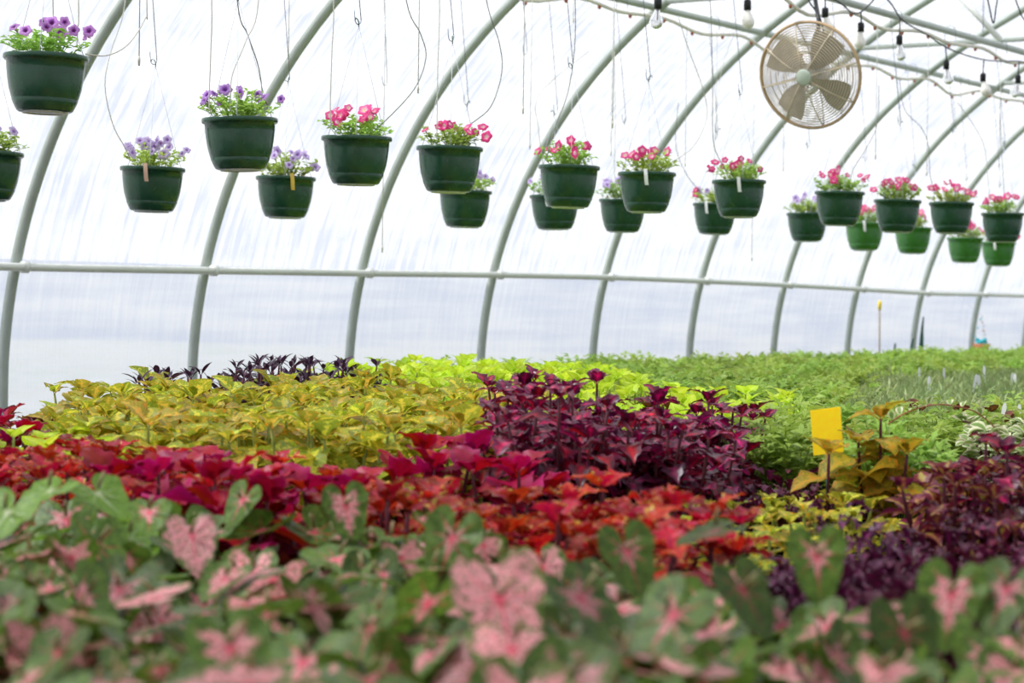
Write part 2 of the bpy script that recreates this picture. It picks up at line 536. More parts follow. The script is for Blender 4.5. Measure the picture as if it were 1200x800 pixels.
def heart_mesh(name, mat, L=1.0, W=0.78, cup=0.10, droop=0.2, seed=0):
    """caladium blade: petiole joint at the origin, tip along +Y, two rounded back lobes"""
    rnd = random.Random(seed)
    N = 30
    out = []
    for k in range(N + 1):
        t_ = -PI + 2 * PI * k / N         # angle from the tip direction; +-pi is the notch
        a = abs(t_)
        if a < 2.55:
            r = 0.70 * (1 - 0.50 * math.sin(min(a, 1.35) / 1.35 * PI / 2) ** 0.8) if a < 1.35 else 0.35 + 0.10 * math.sin((a - 1.35) / 1.2 * PI * 0.62)
        else:
            r = 0.44 * (1 - ((a - 2.55) / (PI - 2.55)) ** 2.2 * 0.86)
        out.append((t_, r * (1 + rnd.uniform(-0.02, 0.02))))
    mb = MB(); verts = [(0, 0, 0)]; uvs = [(0, 0.5)]; faces = []
    rings = (0.3, 0.62, 0.86, 1.0)
    for q in rings:
        for t_, r in out:
            x = math.sin(t_) * r * q * L * W / 0.72; y = math.cos(t_) * r * q * L
            z = cup * L * (q * r * 2) ** 2 * (0.5 + 0.5 * abs(math.sin(t_))) - droop * L * max(0, y / L) ** 2 * 1.5
            z += 0.016 * L * math.sin(t_ * 7 + seed) * q
            verts.append((x, y, z)); uvs.append((q, t_ / (2 * PI) + 0.5))
    n = N + 1
    for k in range(N): faces.append((0, 1 + k, 2 + k))
    for j in range(len(rings) - 1):
        for k in range(N):
            a = 1 + j * n + k
            faces.append((a, a + n, a + n + 1, a + 1))
    mb.add(verts, faces, uvs)
    return mb.mesh(name, mat)

def frame(p, tipdir, normal, s=1.0):
    y = Vector(tipdir).normalized()
    z = Vector(normal); z = (z - y * z.dot(y))
    z = z.normalized() if z.length > 1e-6 else y.orthogonal().normalized()
    x = y.cross(z)
    return Matrix(((x.x * s, y.x * s, z.x * s, p[0]), (x.y * s, y.y * s, z.y * s, p[1]), (x.z * s, y.z * s, z.z * s, p[2]), (0, 0, 0, 1)))

# caladium pattern: pink centre, red veins, green margin
def caladium_mat(name, green, green2, pink, vein, amount):
    t = NT(name)
    tc = t.n('TexCoord'); sep = t.n('SeparateXYZ')
    t.link(tc.outputs['UV'], sep.inputs[0])
    oi = t.n('ObjectInfo')
    cmb = t.n('CombineXYZ'); t.link(t.math('MULTIPLY', oi.outputs['Random'], 41.0), cmb.inputs[0])
    add = t.n('VectorMath', operation='ADD')
    t.link(tc.outputs['Object'], add.inputs[0]); t.link(cmb.outputs[0], add.inputs[1])
    nz = t.noise(add.outputs[0], 9, 5, 0.7)
    nb = t.noise(add.outputs[0], 26, 3, 0.6)
    rho = sep.outputs[0]; phi = sep.outputs[1]
    a = t.math('PINGPONG', t.math('MULTIPLY', phi, 8.0), 0.5)
    near = t.math('SUBTRACT', 1.0, t.math('MULTIPLY', a, 2.0))       # 1 on a main vein
    r1 = t.math('FRACT', t.math('MULTIPLY', oi.outputs['Random'], 7.77))
    edge = t.math('ADD', t.math('MULTIPLY', nz, 1.0), t.math('MULTIPLY_ADD', r1, 0.85, amount - 1.12))
    edge = t.math('ADD', edge, t.math('MULTIPLY', near, 0.20))
    pf = t.math('MULTIPLY', t.math('SUBTRACT', edge, rho), 5.0, clamp=True)
    pf = t.math('MULTIPLY', pf, t.math('MULTIPLY_ADD', t.math('SUBTRACT', nb, 0.42), 5.0, 0.35, clamp=True))
    g = t.mix(t.ramp(t.math('ADD', t.math('MULTIPLY', nz, 0.5), t.math('MULTIPLY', nb, 0.5)), [(0.36, (0, 0, 0)), (0.64, (1, 1, 1))]), green, green2)
    col = t.mix(pf, g, pink)
    vf = t.math('MULTIPLY', t.math('SUBTRACT', t.math('MULTIPLY_ADD', near, 1.0, -0.72), t.math('MULTIPLY', rho, 0.22)), 5.0, clamp=True)
    vf = t.math('MULTIPLY', vf, t.math('MULTIPLY', t.math('SUBTRACT', 0.92, rho), 2.0, clamp=True))
    ctr = t.math('MULTIPLY', t.math('SUBTRACT', 0.2, rho), 7.0, clamp=True)
    col = t.mix(t.math('MULTIPLY', t.math('MAXIMUM', vf, ctr), 0.8), col, vein)
    hs = t.n('HueSaturation'); t.link(col, hs.inputs['Color'])
    t.link(t.math('MULTIPLY_ADD', oi.outputs['Random'], 0.75, 0.58), hs.inputs['Value'])
    bmp = t.n('Bump'); bmp.inputs['Strength'].default_value = 0.55; bmp.inputs['Distance'].default_value = 0.004
    t.link(t.math('ADD', t.math('MULTIPLY', nb, 0.7), t.math('MULTIPLY', near, -0.5)), bmp.inputs['Height'])
    return leaf_shade(t, hs.outputs[0], 0.40, 0.34, 0.36, normal=bmp.outputs[0])
M_cal = caladium_mat('pink_caladium_leaf', srgb(42, 68, 16), srgb(112, 142, 54), srgb(250, 166, 172), srgb(226, 46, 88), 0.68)
M_calg = caladium_mat('green_caladium_leaf', srgb(70, 116, 26), srgb(146, 184, 60), srgb(206, 224, 140), srgb(226, 232, 190), 0.16)
M_petiole = plain('petiole', srgb(132, 120, 78), 0.5, 0, 0.4, 0.2, 20)

M_yel = leaf_mat('golden_coleus_leaf', [(0.0, srgb(236, 190, 40)), (0.28, srgb(222, 208, 70)), (0.44, srgb(132, 144, 36)), (0.6, srgb(176, 178, 54)), (0.74, srgb(140, 146, 40)), (0.95, srgb(238, 176, 36))], 75, 1.7, srgb(232, 216, 100), 0.4, 0.04, (0.75, 1.3), 0.45)
M_ora = leaf_mat('amber_coleus_leaf', [(0.0, srgb(206, 140, 30)), (0.35, srgb(182, 160, 44)), (0.6, srgb(122, 122, 34)), (0.8, srgb(190, 140, 36)), (1.0, srgb(206, 120, 30))], 80, 1.8, srgb(214, 170, 70), 0.35, 0.02, (0.8, 1.2), 0.42, 0.5, 0.2)
M_mar = leaf_mat('maroon_coleus_leaf', [(0.0, srgb(222, 20, 96)), (0.28, srgb(156, 18, 62)), (0.55, srgb(78, 14, 44)), (1.0, srgb(122, 52, 86))], 40, 1.2, srgb(200, 24, 84), 0.3, 0.02, (0.42, 1.4), 0.3, 0.35, 0.45)
M_red = leaf_mat('red_coleus_leaf', [(0.0, srgb(176, 12, 44)), (0.3, srgb(184, 18, 24)), (0.5, srgb(214, 54, 28)), (0.64, srgb(156, 14, 36)), (0.78, srgb(190, 60, 44)), (0.92, srgb(220, 190, 84))], 42, 1.6, srgb(116, 6, 36), 0.4, 0.014, (0.42, 1.2), 0.40)
M_redm = leaf_mat('crimson_coleus_leaf', [(0.0, srgb(200, 16, 64)), (0.4, srgb(164, 14, 40)), (0.75, srgb(184, 20, 84)), (1.0, srgb(200, 60, 118))], 30, 0.8, srgb(100, 8, 30), 0.3, 0.02, (0.6, 1.2), 0.36)
M_lime = leaf_mat('lime_vine_leaf', [(0.0, srgb(216, 232, 90)), (0.5, srgb(196, 220, 46)), (1.0, srgb(178, 204, 34))], 30, 0.6, srgb(226, 236, 130), 0.3, 0.015, (0.9, 1.2), 0.45)
M_blk = leaf_mat('black_vine_leaf', [(0.0, srgb(82, 50, 78)), (0.5, srgb(52, 30, 50)), (1.0, srgb(70, 36, 52))], 30, 0.6, srgb(100, 60, 92), 0.3, 0.03, (0.7, 1.5), 0.2, 0.4)
M_green = leaf_mat('feathery_green_leaf', [(0.0, srgb(178, 200, 92)), (0.5, srgb(146, 176, 70)), (1.0, srgb(198, 214, 116))], 25, 0.8, None, 0, 0.02, (0.85, 1.15), 0.4)
M_greeng = leaf_mat('grey_green_leaf', [(0.0, srgb(190, 202, 142)), (0.5, srgb(160, 180, 112)), (1.0, srgb(204, 214, 160))], 25, 0.8, None, 0, 0.02, (0.85, 1.15), 0.4)
M_frill = leaf_mat('frilly_purple_leaf', [(0.0, srgb(140, 34, 88)), (0.4, srgb(84, 24, 54)), (0.75, srgb(70, 28, 44)), (1.0, srgb(128, 60, 72))], 45, 1.1, None, 0, 0.03, (0.7, 1.35), 0.25)
M_brz = leaf_mat('bronze_leaf', [(0.0, srgb(140, 74, 44)), (0.5, srgb(112, 60, 40)), (1.0, srgb(90, 50, 40))], 30, 0.8, None, 0, 0.02, (0.8, 1.2), 0.25)
M_vari = leaf_mat('variegated_leaf', [(0.0, srgb(122, 150, 72)), (0.45, srgb(132, 158, 80)), (0.58, srgb(228, 226, 184)), (1.0, srgb(240, 236, 204))], 20, 0.3, None, 0, 0.015, (0.9, 1.1), 0.3)
M_margr = leaf_mat('maroon_green_leaf', [(0.0, srgb(150, 170, 60)), (0.25, srgb(160, 120, 60)), (0.45, srgb(110, 30, 50)), (1.0, srgb(96, 30, 52))], 40, 1.2, srgb(180, 40, 70), 0.3, 0.03, (0.75, 1.2), 0.3)
M_snake = leaf_mat('snake_plant_leaf', [(0.0, srgb(34, 84, 72)), (0.6, srgb(30, 74, 66)), (1.0, srgb(70, 112, 84))], 20, 0.8, None, 0, 0.01, (0.9, 1.1), 0.1)
M_stemg = plain('green_stem', srgb(140, 150, 70), 0.6, 0, 0.3, 0.2, 30)
M_stemm = plain('maroon_stem', srgb(84, 34, 44), 0.6, 0, 0.3, 0.2, 30)
M_petleaf = leaf_mat('petunia_leaf', [(0.0, srgb(206, 226, 126)), (0.5, srgb(164, 198, 84)), (1.0, srgb(140, 180, 70))], 60, 0.9, None, 0, 0.02, (0.85, 1.15), 0.4)

# ------------------------------------------------------------------ plant builders
mb = MB(); mb.lathe([(0.0, 0.0), (0.042, 0.0), (0.058, 0.098), (0.062, 0.098), (0.062, 0.11), (0.054, 0.11), (0.053, 0.09), (0.0, 0.09)], 14)
me_npot = mb.mesh('nursery_pot', M_potblk)

def coleus_leaves(mat, nm, L, W, teeth=0.1, droop=0.3, wave=0.02, fold=0.15, rows=7, peak=0.38, tip=0.9):
    return [leaf_mesh(nm, mat, L, W, rows, peak, fold, droop * k, wave, teeth, tip, 4, i) for i, k in enumerate((0.6, 1.0, 1.5))]

SP = {
 'yellow': dict(name='golden_coleus', leaf=coleus_leaves(M_yel, 'golden_leaf', 0.11, 0.088, 0.07, 0.32, 0.03), h=0.40, stems=5, nodes=5, spread=0.13, stem=M_stemg, label='golden yellow coleus with green-mottled leaves in the dense yellow block', cat='coleus', group='golden coleus in the dense yellow block'),
 'red': dict(name='red_coleus', leaf=coleus_leaves(M_red, 'red_leaf', 0.098, 0.068, 0.24, 0.25, 0.06, rows=9), h=0.33, stems=5, nodes=4, spread=0.13, stem=M_stemm, label='scarlet red coleus with yellow-flecked leaf edges behind the caladiums', cat='coleus', group='red coleus behind the caladiums'),
 'crimson': dict(name='crimson_coleus', leaf=coleus_leaves(M_redm, 'crimson_leaf', 0.125, 0.10, 0.07, 0.2, 0.06), h=0.35, stems=4, nodes=4, spread=0.12, stem=M_stemm, label='crimson coleus with broad magenta-edged leaves among the red coleus', cat='coleus', group='crimson coleus among the red'),
 'maroon': dict(name='maroon_coleus', leaf=coleus_leaves(M_mar, 'maroon_leaf', 0.088, 0.054, 0.14, 0.28, 0.05), h=0.45, stems=6, nodes=6, spread=0.13, stem=M_stemm, label='dark maroon coleus with magenta midribs in the tall purple block', cat='coleus', group='maroon coleus in the tall purple block'),
 'lime': dict(name='lime_sweet_potato_vine', leaf=coleus_leaves(M_lime, 'lime_leaf', 0.10, 0.075, 0.0, 0.10, 0.02, 0.12, 5, 0.25, 1.0), h=0.415, stems=6, nodes=4, spread=0.16, stem=M_stemg, label='bright lime sweet potato vine in front of the green bedding plants', cat='vine', group='lime sweet potato vines'),
 'black': dict(name='black_sweet_potato_vine', leaf=coleus_leaves(M_blk, 'black_leaf', 0.085, 0.026, 0.0, 0.1, 0.0, 0.1, 5, 0.4, 1.0), h=0.45, stems=16, nodes=7, spread=0.17, stem=M_stemm, label='blackish purple vine with narrow pointed leaves behind the golden coleus', cat='vine', group='blackish vines behind the golden coleus'),
 'lowyellow': dict(name='young_golden_coleus', leaf=coleus_leaves(M_yel, 'young_golden_leaf', 0.075, 0.055, 0.07, 0.25, 0.03), h=0.235, stems=3, nodes=3, spread=0.09, stem=M_stemg, label='short young golden coleus in a low row before the maroon coleus', cat='coleus', group='short golden coleus in the low row'),
 'margreen': dict(name='bicolour_coleus', leaf=coleus_leaves(M_margr, 'bicolour_leaf', 0.085, 0.06, 0.14, 0.25, 0.04), h=0.33, stems=5, nodes=4, spread=0.13, stem=M_stemm, label='maroon and green two-tone coleus beside the variegated plant', cat='coleus', group='two-tone coleus beside the variegated plant'),
 'bronze': dict(name='bronze_begonia', leaf=coleus_leaves(M_brz, 'bronze_leaf', 0.07, 0.06, 0.0, 0.2, 0.0, 0.1, 4, 0.45, 0.8), h=0.37, stems=4, nodes=3, spread=0.09, stem=M_stemm, label='small bronze-leaved plant poking out of the green bedding plants', cat='plant', group='bronze plants in the green bedding'),
}

def plant_layout(sp, rnd):
    """stems and opposite leaf pairs of one plant: list of leaf matrices and stem paths"""
    leaves = []; stems = []
    h0 = 0.09
    for s in range(sp['stems']):
        a = 2 * PI * s / sp['stems'] + rnd.uniform(-0.5, 0.5)
        rr = sp['spread'] * (0.15 if s == 0 else rnd.uniform(0.5, 1.0))
        hh = sp['h'] * (1.0 if s == 0 else rnd.uniform(0.78, 1.0)) - 0.035
        base = Vector((math.cos(a) * 0.012, math.sin(a) * 0.012, h0))
        top = Vector((math.cos(a) * rr, math.sin(a) * rr, hh))
        mid = (base + top) / 2 + Vector((math.cos(a), math.sin(a), 0)) * rr * 0.18
        path = [base, mid, top]
        stems.append(path)
        az0 = rnd.uniform(0, PI)
        for k in range(sp['nodes']):
            u = 0.30 + 0.70 * k / max(1, sp['nodes'] - 1)
            p = base * (1 - u) ** 2 + mid * 2 * u * (1 - u) + top * u * u
            az = az0 + k * PI / 2 + rnd.uniform(-0.3, 0.3)
            last = k == sp['nodes'] - 1
            sc = (0.72 if last else 1.0 - 0.10 * abs(k - sp['nodes'] * 0.6)) * rnd.uniform(0.85, 1.12)
            for q in (0, PI):
                el = (rnd.uniform(0.25, 0.8) if last else rnd.uniform(-0.65, 0.25))
                aa = az + q + rnd.uniform(-0.2, 0.2)
                td = Vector((math.cos(aa) * math.cos(el), math.sin(aa) * math.cos(el), math.sin(el)))
                nr = Vector((rnd.uniform(-0.35, 0.35), rnd.uniform(-0.35, 0.35), 1))
                leaves.append((frame(p, td, nr, sc), rnd.randrange(len(sp['leaf']))))
            if last:
                for q in (PI / 2, -PI / 2):
                    aa = az + q; el = rnd.uniform(0.5, 1.0)
                    td = Vector((math.cos(aa) * math.cos(el), math.sin(aa) * math.cos(el), math.sin(el)))
                    leaves.append((frame(p, td, Vector((-td.x, -td.y, 1.2)), sc * 0.7), rnd.randrange(len(sp['leaf']))))
    return leaves, stems

VARIANTS = {}
def coleus(kind, x, y, z=None, hs=1.0, rot=None, label=None, group=None):
    sp = SP[kind]
    if kind not in VARIANTS:
        VARIANTS[kind] = []
        for i in range(4):
            rnd = random.Random(hash_of(kind) + i)
            lv, st = plant_layout(sp, rnd)
            sm = []
            for pth in st:
                mb = MB(); mb.tube(spline(pth, 3), [0.005] * 3 + [0.004] * 3 + [0.003], 5)
                sm.append(mb.mesh('stem', sp['stem']))
            VARIANTS[kind].append((lv, sm))
    lv, sm = R.choice(VARIANTS[kind])
    root = obj(sp['name'], None)
    root.matrix_local = Matrix.Translation((x, y, ZB if z is None else z)) @ Matrix.Rotation(R.uniform(0, 2 * PI) if rot is None else rot, 4, 'Z') @ Matrix.Diagonal((1, 1, hs, 1))
    tag(root, label or sp['label'], sp['cat'], group or sp['group'])
    obj('pot', me_npot, root)
    for m in sm: obj('stem', m, root)
    for M, k in lv: obj('leaf', sp['leaf'][k], root, M)
    return root
def hash_of(s):
    return sum(ord(c) * (i + 3) for i, c in enumerate(s))

def inside(poly, x, y):
    c = False; j = len(poly) - 1
    for i in range(len(poly)):
        (xi, yi), (xj, yj) = poly[i], poly[j]
        if (yi > y) != (yj > y) and x < (xj - xi) * (y - yi) / (yj - yi) + xi: c = not c
        j = i
    return c
def in_view(x, y, z, m=130):
    px, py, d = project((x, y, z))
    return -m < px < 1200 + m and py < 800 + 260 and d > 1.3
TAKEN = []
def fill(poly, step, fn, jit=0.3, zt=1.2, m=130):
    xs = [p[0] for p in poly]; ys = [p[1] for p in poly]
    row = 0; y = min(ys)
    n = 0
    while y <= max(ys):
        x = min(xs) + (step / 2 if row % 2 else 0)
        while x <= max(xs):
            px = x + R.uniform(-jit, jit) * step; py = y + R.uniform(-jit, jit) * step
            if inside(poly, px, py) and in_view(px, py, zt, m) and all((px - a) ** 2 + (py - b) ** 2 > (0.55 * step) ** 2 for a, b in TAKEN):
                fn(px, py); TAKEN.append((px, py)); n += 1
            x += step
        y += step * 0.87; row += 1
    return n
counts = {}

# caladiums in front
cal_leaves = [heart_mesh('caladium_blade', M_cal, 1.0, 0.70, c, d, i) for i, (c, d) in enumerate(((0.06, 0.16), (0.16, 0.28), (-0.08, 0.3), (0.2, 0.12)))]
calg_leaves = [heart_mesh('green_caladium_blade', M_calg, 1.0, 0.78, c, d, i + 9) for i, (c, d) in enumerate(((0.10, 0.16), (0.16, 0.25)))]
tocam = Vector((-math.cos(TH), -math.sin(TH), 0))
def caladium(x, y, green=False, n=None, hmul=1.0, hero=None):
    root = obj('caladium', None)
    root.location = (x, y, ZB)
    if green: tag(root, 'plain green caladium with pale veins at the edge of the caladiums', 'caladium', 'green caladiums')
    else: tag(root, 'pink and green caladium with heart-shaped leaves and red veins in the front planting', 'caladium', 'pink and green caladiums in front')
    obj('pot', me_npot, root)
    k = n or R.randint(12, 15)
    for i in range(k):
        a = 2 * PI * i / k * 1.62 + R.uniform(-0.4, 0.4)
        rr = R.uniform(0.03, 0.15)
        hh = R.uniform(0.14, 0.285) * hmul - 0.25 * max(0, rr - 0.10)
        p = Vector((math.cos(a) * rr, math.sin(a) * rr, hh))
        outd = Vector((math.cos(a), math.sin(a), 0)) + tocam * R.uniform(-0.3, 1.2)
        outd.normalize()
        tilt = R.uniform(-0.2, 0.95)
        td = outd * math.cos(tilt) + Vector((0, 0, -math.sin(tilt)))
        nr = outd * math.sin(tilt) + Vector((0, 0, math.cos(tilt))) + Vector((R.uniform(-.3, .3), R.uniform(-.3, .3), 0))
        s = R.uniform(0.075, 0.14)
        if hero and i == 0:
            hp, s, tilt, tw = hero
            p = hp - Vector((x, y, ZB))
            od = (tocam + right0 * tw).normalized()
            td = od * math.cos(tilt) - Vector((0, 0, math.sin(tilt))) + right0 * tw * 0.5
            nr = od * math.sin(tilt) + Vector((0, 0, math.cos(tilt)))
        meshes = calg_leaves if green else cal_leaves
        lf = obj('leaf', meshes[0] if hero and i == 0 else R.choice(meshes), root, frame(p, td, nr, s))
        inv = lf.matrix_local.inverted()
        base = Vector((math.cos(a) * 0.02, math.sin(a) * 0.02, 0.09))
        mb = MB(); mb.tube([inv @ q for q in (base, (base + p) / 2 + Vector((0, 0, 0.02)), p)], [0.0035 / s, 0.003 / s, 0.0022 / s], 5)
        obj('petiole', mb.mesh('petiole', M_petiole), lf)
for px, py, d_, L_, ti, tw, gr in ((957, 650, 2.8, 0.10, 1.3, 0.1, 0), (1115, 695, 2.6, 0.105, 1.2, -0.2, 0), (585, 700, 2.5, 0.145, 1.15, 0.3, 0), (735, 645, 2.9, 0.105, 1.2, 0.4, 0),
        (530, 630, 3.1, 0.115, 1.3, -0.4, 0), (405, 592, 3.55, 0.10, 1.25, 0.3, 0), (285, 585, 3.7, 0.085, 1.2, -0.6, 0), (225, 628, 3.3, 0.11, 0.8, 0.2, 0), (115, 578, 3.6, 0.115, 0.6, 0.7, 1),
        (60, 575, 3.55, 0.10, 0.35, -0.5, 1), (10, 600, 3.4, 0.115, 0.7, -0.3, 1), (175, 600, 3.5, 0.09, 0.5, 0.1, 0), (680, 700, 2.55, 0.12, 1.0, 1.0, 0), (790, 720, 2.45, 0.12, 1.1, -0.8, 0), (870, 690, 2.6, 0.10, 1.1, 0.6, 0), (270, 760, 2.3, 0.12, 0.9, 0.4, 0), (840, 622, 3.0, 0.095, 0.3, -1.2, 0), (1060, 740, 2.4, 0.11, 1.2, 0.3, 0), (1180, 690, 2.6, 0.10, 1.0, -0.5, 0)):
    hp = at(px, py, d=d_)
    bx, by = hp.x - tocam.x * 0.07, hp.y - tocam.y * 0.07
    caladium(bx, by, bool(gr), 11, 0.97, (hp, L_, ti, tw)); TAKEN.append((bx, by))
counts['caladium'] = fill([(1.05, 0.66), (2.40, 0.66), (2.42, 1.1), (2.72, 1.45), (2.92, 2.0), (2.88, 2.4), (2.7, 3.1), (1.05, 3.2)], 0.20, lambda x, y: caladium(x, y), zt=1.12, m=300)

# colour blocks behind the caladiums
def block(kind, poly, step, hv=0.10, m=220):
    counts[kind] = counts.get(kind, 0) + fill(poly, step, lambda x, y: coleus(kind, x, y, hs=R.uniform(1 - hv, 1 + hv * 0.6)), m=m)
block('crimson', [(3.05, 2.45), (3.05, 3.0), (3.5, 3.1), (3.5, 2.55)], 0.22)
block('crimson', [(3.72, 2.42), (3.72, 2.75), (4.05, 2.95), (4.05, 2.6)], 0.22)
block('red', [(3.0, 1.62), (3.0, 2.45), (2.95, 2.9), (2.9, 3.35), (3.05, 4.05), (3.75, 4.1), (3.7, 3.0), (3.62, 2.2), (3.45, 1.75)], 0.20)
fill([(3.9, 4.0), (4.0, 5.0), (5.0, 5.5), (4.85, 5.0)], 0.22, lambda x, y: coleus('crimson' if R.random() < 0.35 else 'margreen', x, y, hs=R.uniform(0.92, 1.03), label='dark red coleus beside the side wall behind the scarlet coleus', group='dark red coleus by the side wall'))
block('maroon', [(4.25, 2.42), (3.98, 2.66), (5.2, 3.45), (5.35, 2.8), (4.8, 2.55)], 0.175, 0.16)
block('yellow', [(3.78, 3.0), (3.75, 3.78), (4.75, 4.8), (5.4, 5.0), (6.35, 5.05), (6.3, 4.1), (5.2, 3.45), (4.1, 2.75)], 0.215)
block('lowyellow', [(3.8, 1.92), (3.9, 2.25), (4.25, 2.42), (4.7, 2.48), (4.85, 2.3), (4.4, 2.0)], 0.16)
for px, d_, hs in ((205, 7.0, 0.97), (226, 7.1, 0.99), (285, 7.4, 1.02), (312, 7.5, 1.06), (338, 7.6, 1.03), (366, 7.8, 1.02), (300, 7.8, 1.0), (325, 7.9, 1.03), (403, 8.2, 1.0)):
    p = at(px, 440, d=d_); coleus('black', p.x, p.y, hs=hs); TAKEN.append((p.x, p.y))
for px, d_ in ((15, 5.35), (60, 5.25), (105, 5.4)):
    p = at(px, 480, d=d_); coleus('lime', p.x, p.y, hs=0.82, label='lime green vine tucked between the red and the golden coleus', group='lime vines by the red coleus'); TAKEN.append((p.x, p.y))
block('lime', [(6.45, 5.1), (6.9, 5.75), (8.3, 5.95), (8.6, 5.2), (7.4, 4.4), (6.0, 3.45), (5.4, 3.2), (5.4, 3.5), (6.35, 4.1)], 0.24)
fill([(5.9, 2.95), (5.6, 3.1), (6.7, 3.9), (7.1, 3.5)], 0.23, lambda x, y: coleus('lime', x, y, hs=R.uniform(0.84, 0.92)))

# amber coleus by the yellow card
SP['amber'] = dict(name='amber_coleus', leaf=coleus_leaves(M_ora, 'amber_leaf', 0.112, 0.082, 0.10, 0.3, 0.03), h=0.43, stems=3, nodes=6, spread=0.085, stem=M_stemm, label='tall amber orange coleus with bare stems beside the yellow sticky card', cat='coleus', group=None)
SP['amber2'] = dict(SP['amber'], h=0.38, stems=1, nodes=4, label='slim single-stemmed amber coleus in front of the yellow sticky card')
p = at(1030, 520, d=5.15); coleus('amber', p.x, p.y)
p = at(978, 520, d=5.08); coleus('amber2', p.x, p.y, hs=0.92)
TAKEN += [(at(1030, 520, d=5.0).x, at(1030, 520, d=5.0).y), (at(975, 520, d=4.9).x, at(975, 520, d=4.9).y)]

# frilly purple coleus
def frilly_mesh(seed):
    rnd = random.Random(seed); mb = MB()
    for i in range(120):
        a = rnd.uniform(0, 2 * PI); u = rnd.random() ** 0.5
        rr = 0.115 * u; h = 0.17 + 0.15 * (1 - u * u) * rnd.uniform(0.6, 1.0)
        p = Vector((math.cos(a) * rr, math.sin(a) * rr, h * rnd.uniform(0.55, 1.0)))
        el = rnd.uniform(-0.4, 1.0); aa = a + rnd.uniform(-1, 1)
        td = Vector((math.cos(aa) * math.cos(el), math.sin(aa) * math.cos(el), math.sin(el)))
        L = rnd.uniform(0.03, 0.055); W = L * 0.4
        verts = []; uvs = []; faces = []
        rows = 5
        for j in range(rows + 1):
            s = j / rows
            wd = W * 0.5 * math.sin(PI * (0.12 + 0.85 * s)) * (1.35 if j % 2 else 0.6)
            for k, e in enumerate((-1, 0, 1)):
                verts.append((e * wd, s * L, 0.25 * abs(e) * wd + 0.2 * L * math.sin(s * 2.6) - 0.3 * L * s * s + (0.12 * L if (j + k) % 2 else 0) * abs(e)))
                uvs.append((0.5 + 0.5 * e, s))
        for j in range(rows):
            for k in range(2):
                faces.append((j * 3 + k, j * 3 + k + 1, j * 3 + k + 4, j * 3 + k + 3))
        mb.add(verts, faces, uvs, 0, frame(p, td, Vector((rnd.uniform(-.4, .4), rnd.uniform(-.4, .4), 1))))
    return mb.mesh('frilly_foliage', M_frill)
me_fr = [frilly_mesh(i) for i in range(3)]
def stem_set(root, n, h, r, mat, rnd):
    for i in range(n):
        a = 2 * PI * i / n + rnd.uniform(-.4, .4)
        mb = MB(); mb.tube([(0, 0, 0.09), (math.cos(a) * r * .5, math.sin(a) * r * .5, h * .55), (math.cos(a) * r, math.sin(a) * r, h)], [0.005, 0.004, 0.003], 5)
        obj('stem', mb.mesh('stem', mat), root)
def frilly(x, y, hs=1.0, label='dark purple frilly coleus with curled leaves behind the caladiums', group='frilly purple coleus behind the caladiums'):
    root = obj('frilly_coleus', None)
    root.matrix_local = Matrix.Translation((x, y, ZB)) @ Matrix.Rotation(R.uniform(0, 6.28), 4, 'Z') @ Matrix.Diagonal((1, 1, hs, 1))
    tag(root, label, 'coleus', group)
    obj('pot', me_npot, root)
    stem_set(root, 4, 0.22, 0.06, M_stemm, R)
    obj('foliage', R.choice(me_fr), root, kind='stuff')
block_poly = [(2.55, 0.75), (2.62, 1.2), (2.95, 1.48), (3.2, 1.66), (3.6, 1.76), (3.85, 1.62), (3.8, 0.9)]
counts['frilly'] = fill(block_poly, 0.185, lambda x, y: frilly(x, y, R.uniform(0.84, 1.04)), m=250)
for (px, py) in ((905, 5.25), (938, 5.2), (922, 5.4)):
    p = at(px, 530, d=py); frilly(p.x, p.y, 0.86, 'dark purple frilly coleus between the maroon coleus and the yellow card', 'frilly coleus by the yellow card'); TAKEN.append((p.x, p.y))
block('margreen', [(3.85, 0.8), (3.9, 1.68), (4.7, 2.02), (5.15, 2.1), (5.15, 0.8)], 0.21)
# a purple-magenta coleus rising at the right
SP['magenta'] = dict(SP['maroon'], name='magenta_coleus', h=0.40, stems=3, nodes=5, label='magenta purple coleus with orange-green lower leaves beside the variegated plant', group='magenta coleus beside the variegated plant')
for px, d_ in ((1180, 4.5), (1165, 4.75)):
    p = at(px, 520, d=d_); coleus('magenta', p.x, p.y)

# variegated trailing plant
vl = [leaf_mesh('variegated_leaf', M_vari, 0.05, 0.036, 5, 0.55, 0.1, 0.2, 0.01, 0, 0.6, 4, i) for i in range(2)]
def variegated(x, y):
    root = obj('variegated_plant', None); root.location = (x, y, ZB)
    tag(root, 'cream-edged variegated plant with small rounded leaves and red trailing stems', 'plant', 'variegated plants beside the green bedding')
    obj('pot', me_npot, root)
    for i in range(14):
        a = R.uniform(0, 6.28); rr = R.uniform(0.05, 0.17); h = 0.37 - 0.75 * max(0, rr - 0.04) + R.uniform(-.03, .03)
        tip = Vector((math.cos(a) * rr, math.sin(a) * rr, h)); base = Vector((0, 0, 0.09)); mid = Vector((math.cos(a) * rr * .4, math.sin(a) * rr * .4, h * 0.8 + .04))
        mb = MB(); path = spline([base, mid, tip], 3); mb.tube(path, 0.003, 4); obj('stem', mb.mesh('stem', M_stemm), root)
        for k in range(2, 7):
            q = path[k]
            for sgn in (0, PI):
                aa = a + PI / 2 + sgn + R.uniform(-.4, .4); el = R.uniform(-.1, .6)
                obj('leaf', R.choice(vl), root, frame(q, (math.cos(aa) * math.cos(el), math.sin(aa) * math.cos(el), math.sin(el)), (R.uniform(-.5, .5), R.uniform(-.5, .5), 1), R.uniform(.7, 1.1)))
for px, d_ in ((1160, 5.6), (1195, 5.5), (1185, 5.9), (1215, 5.8)):
    p = at(px, 500, d=d_); variegated(p.x, p.y); TAKEN.append((p.x, p.y))
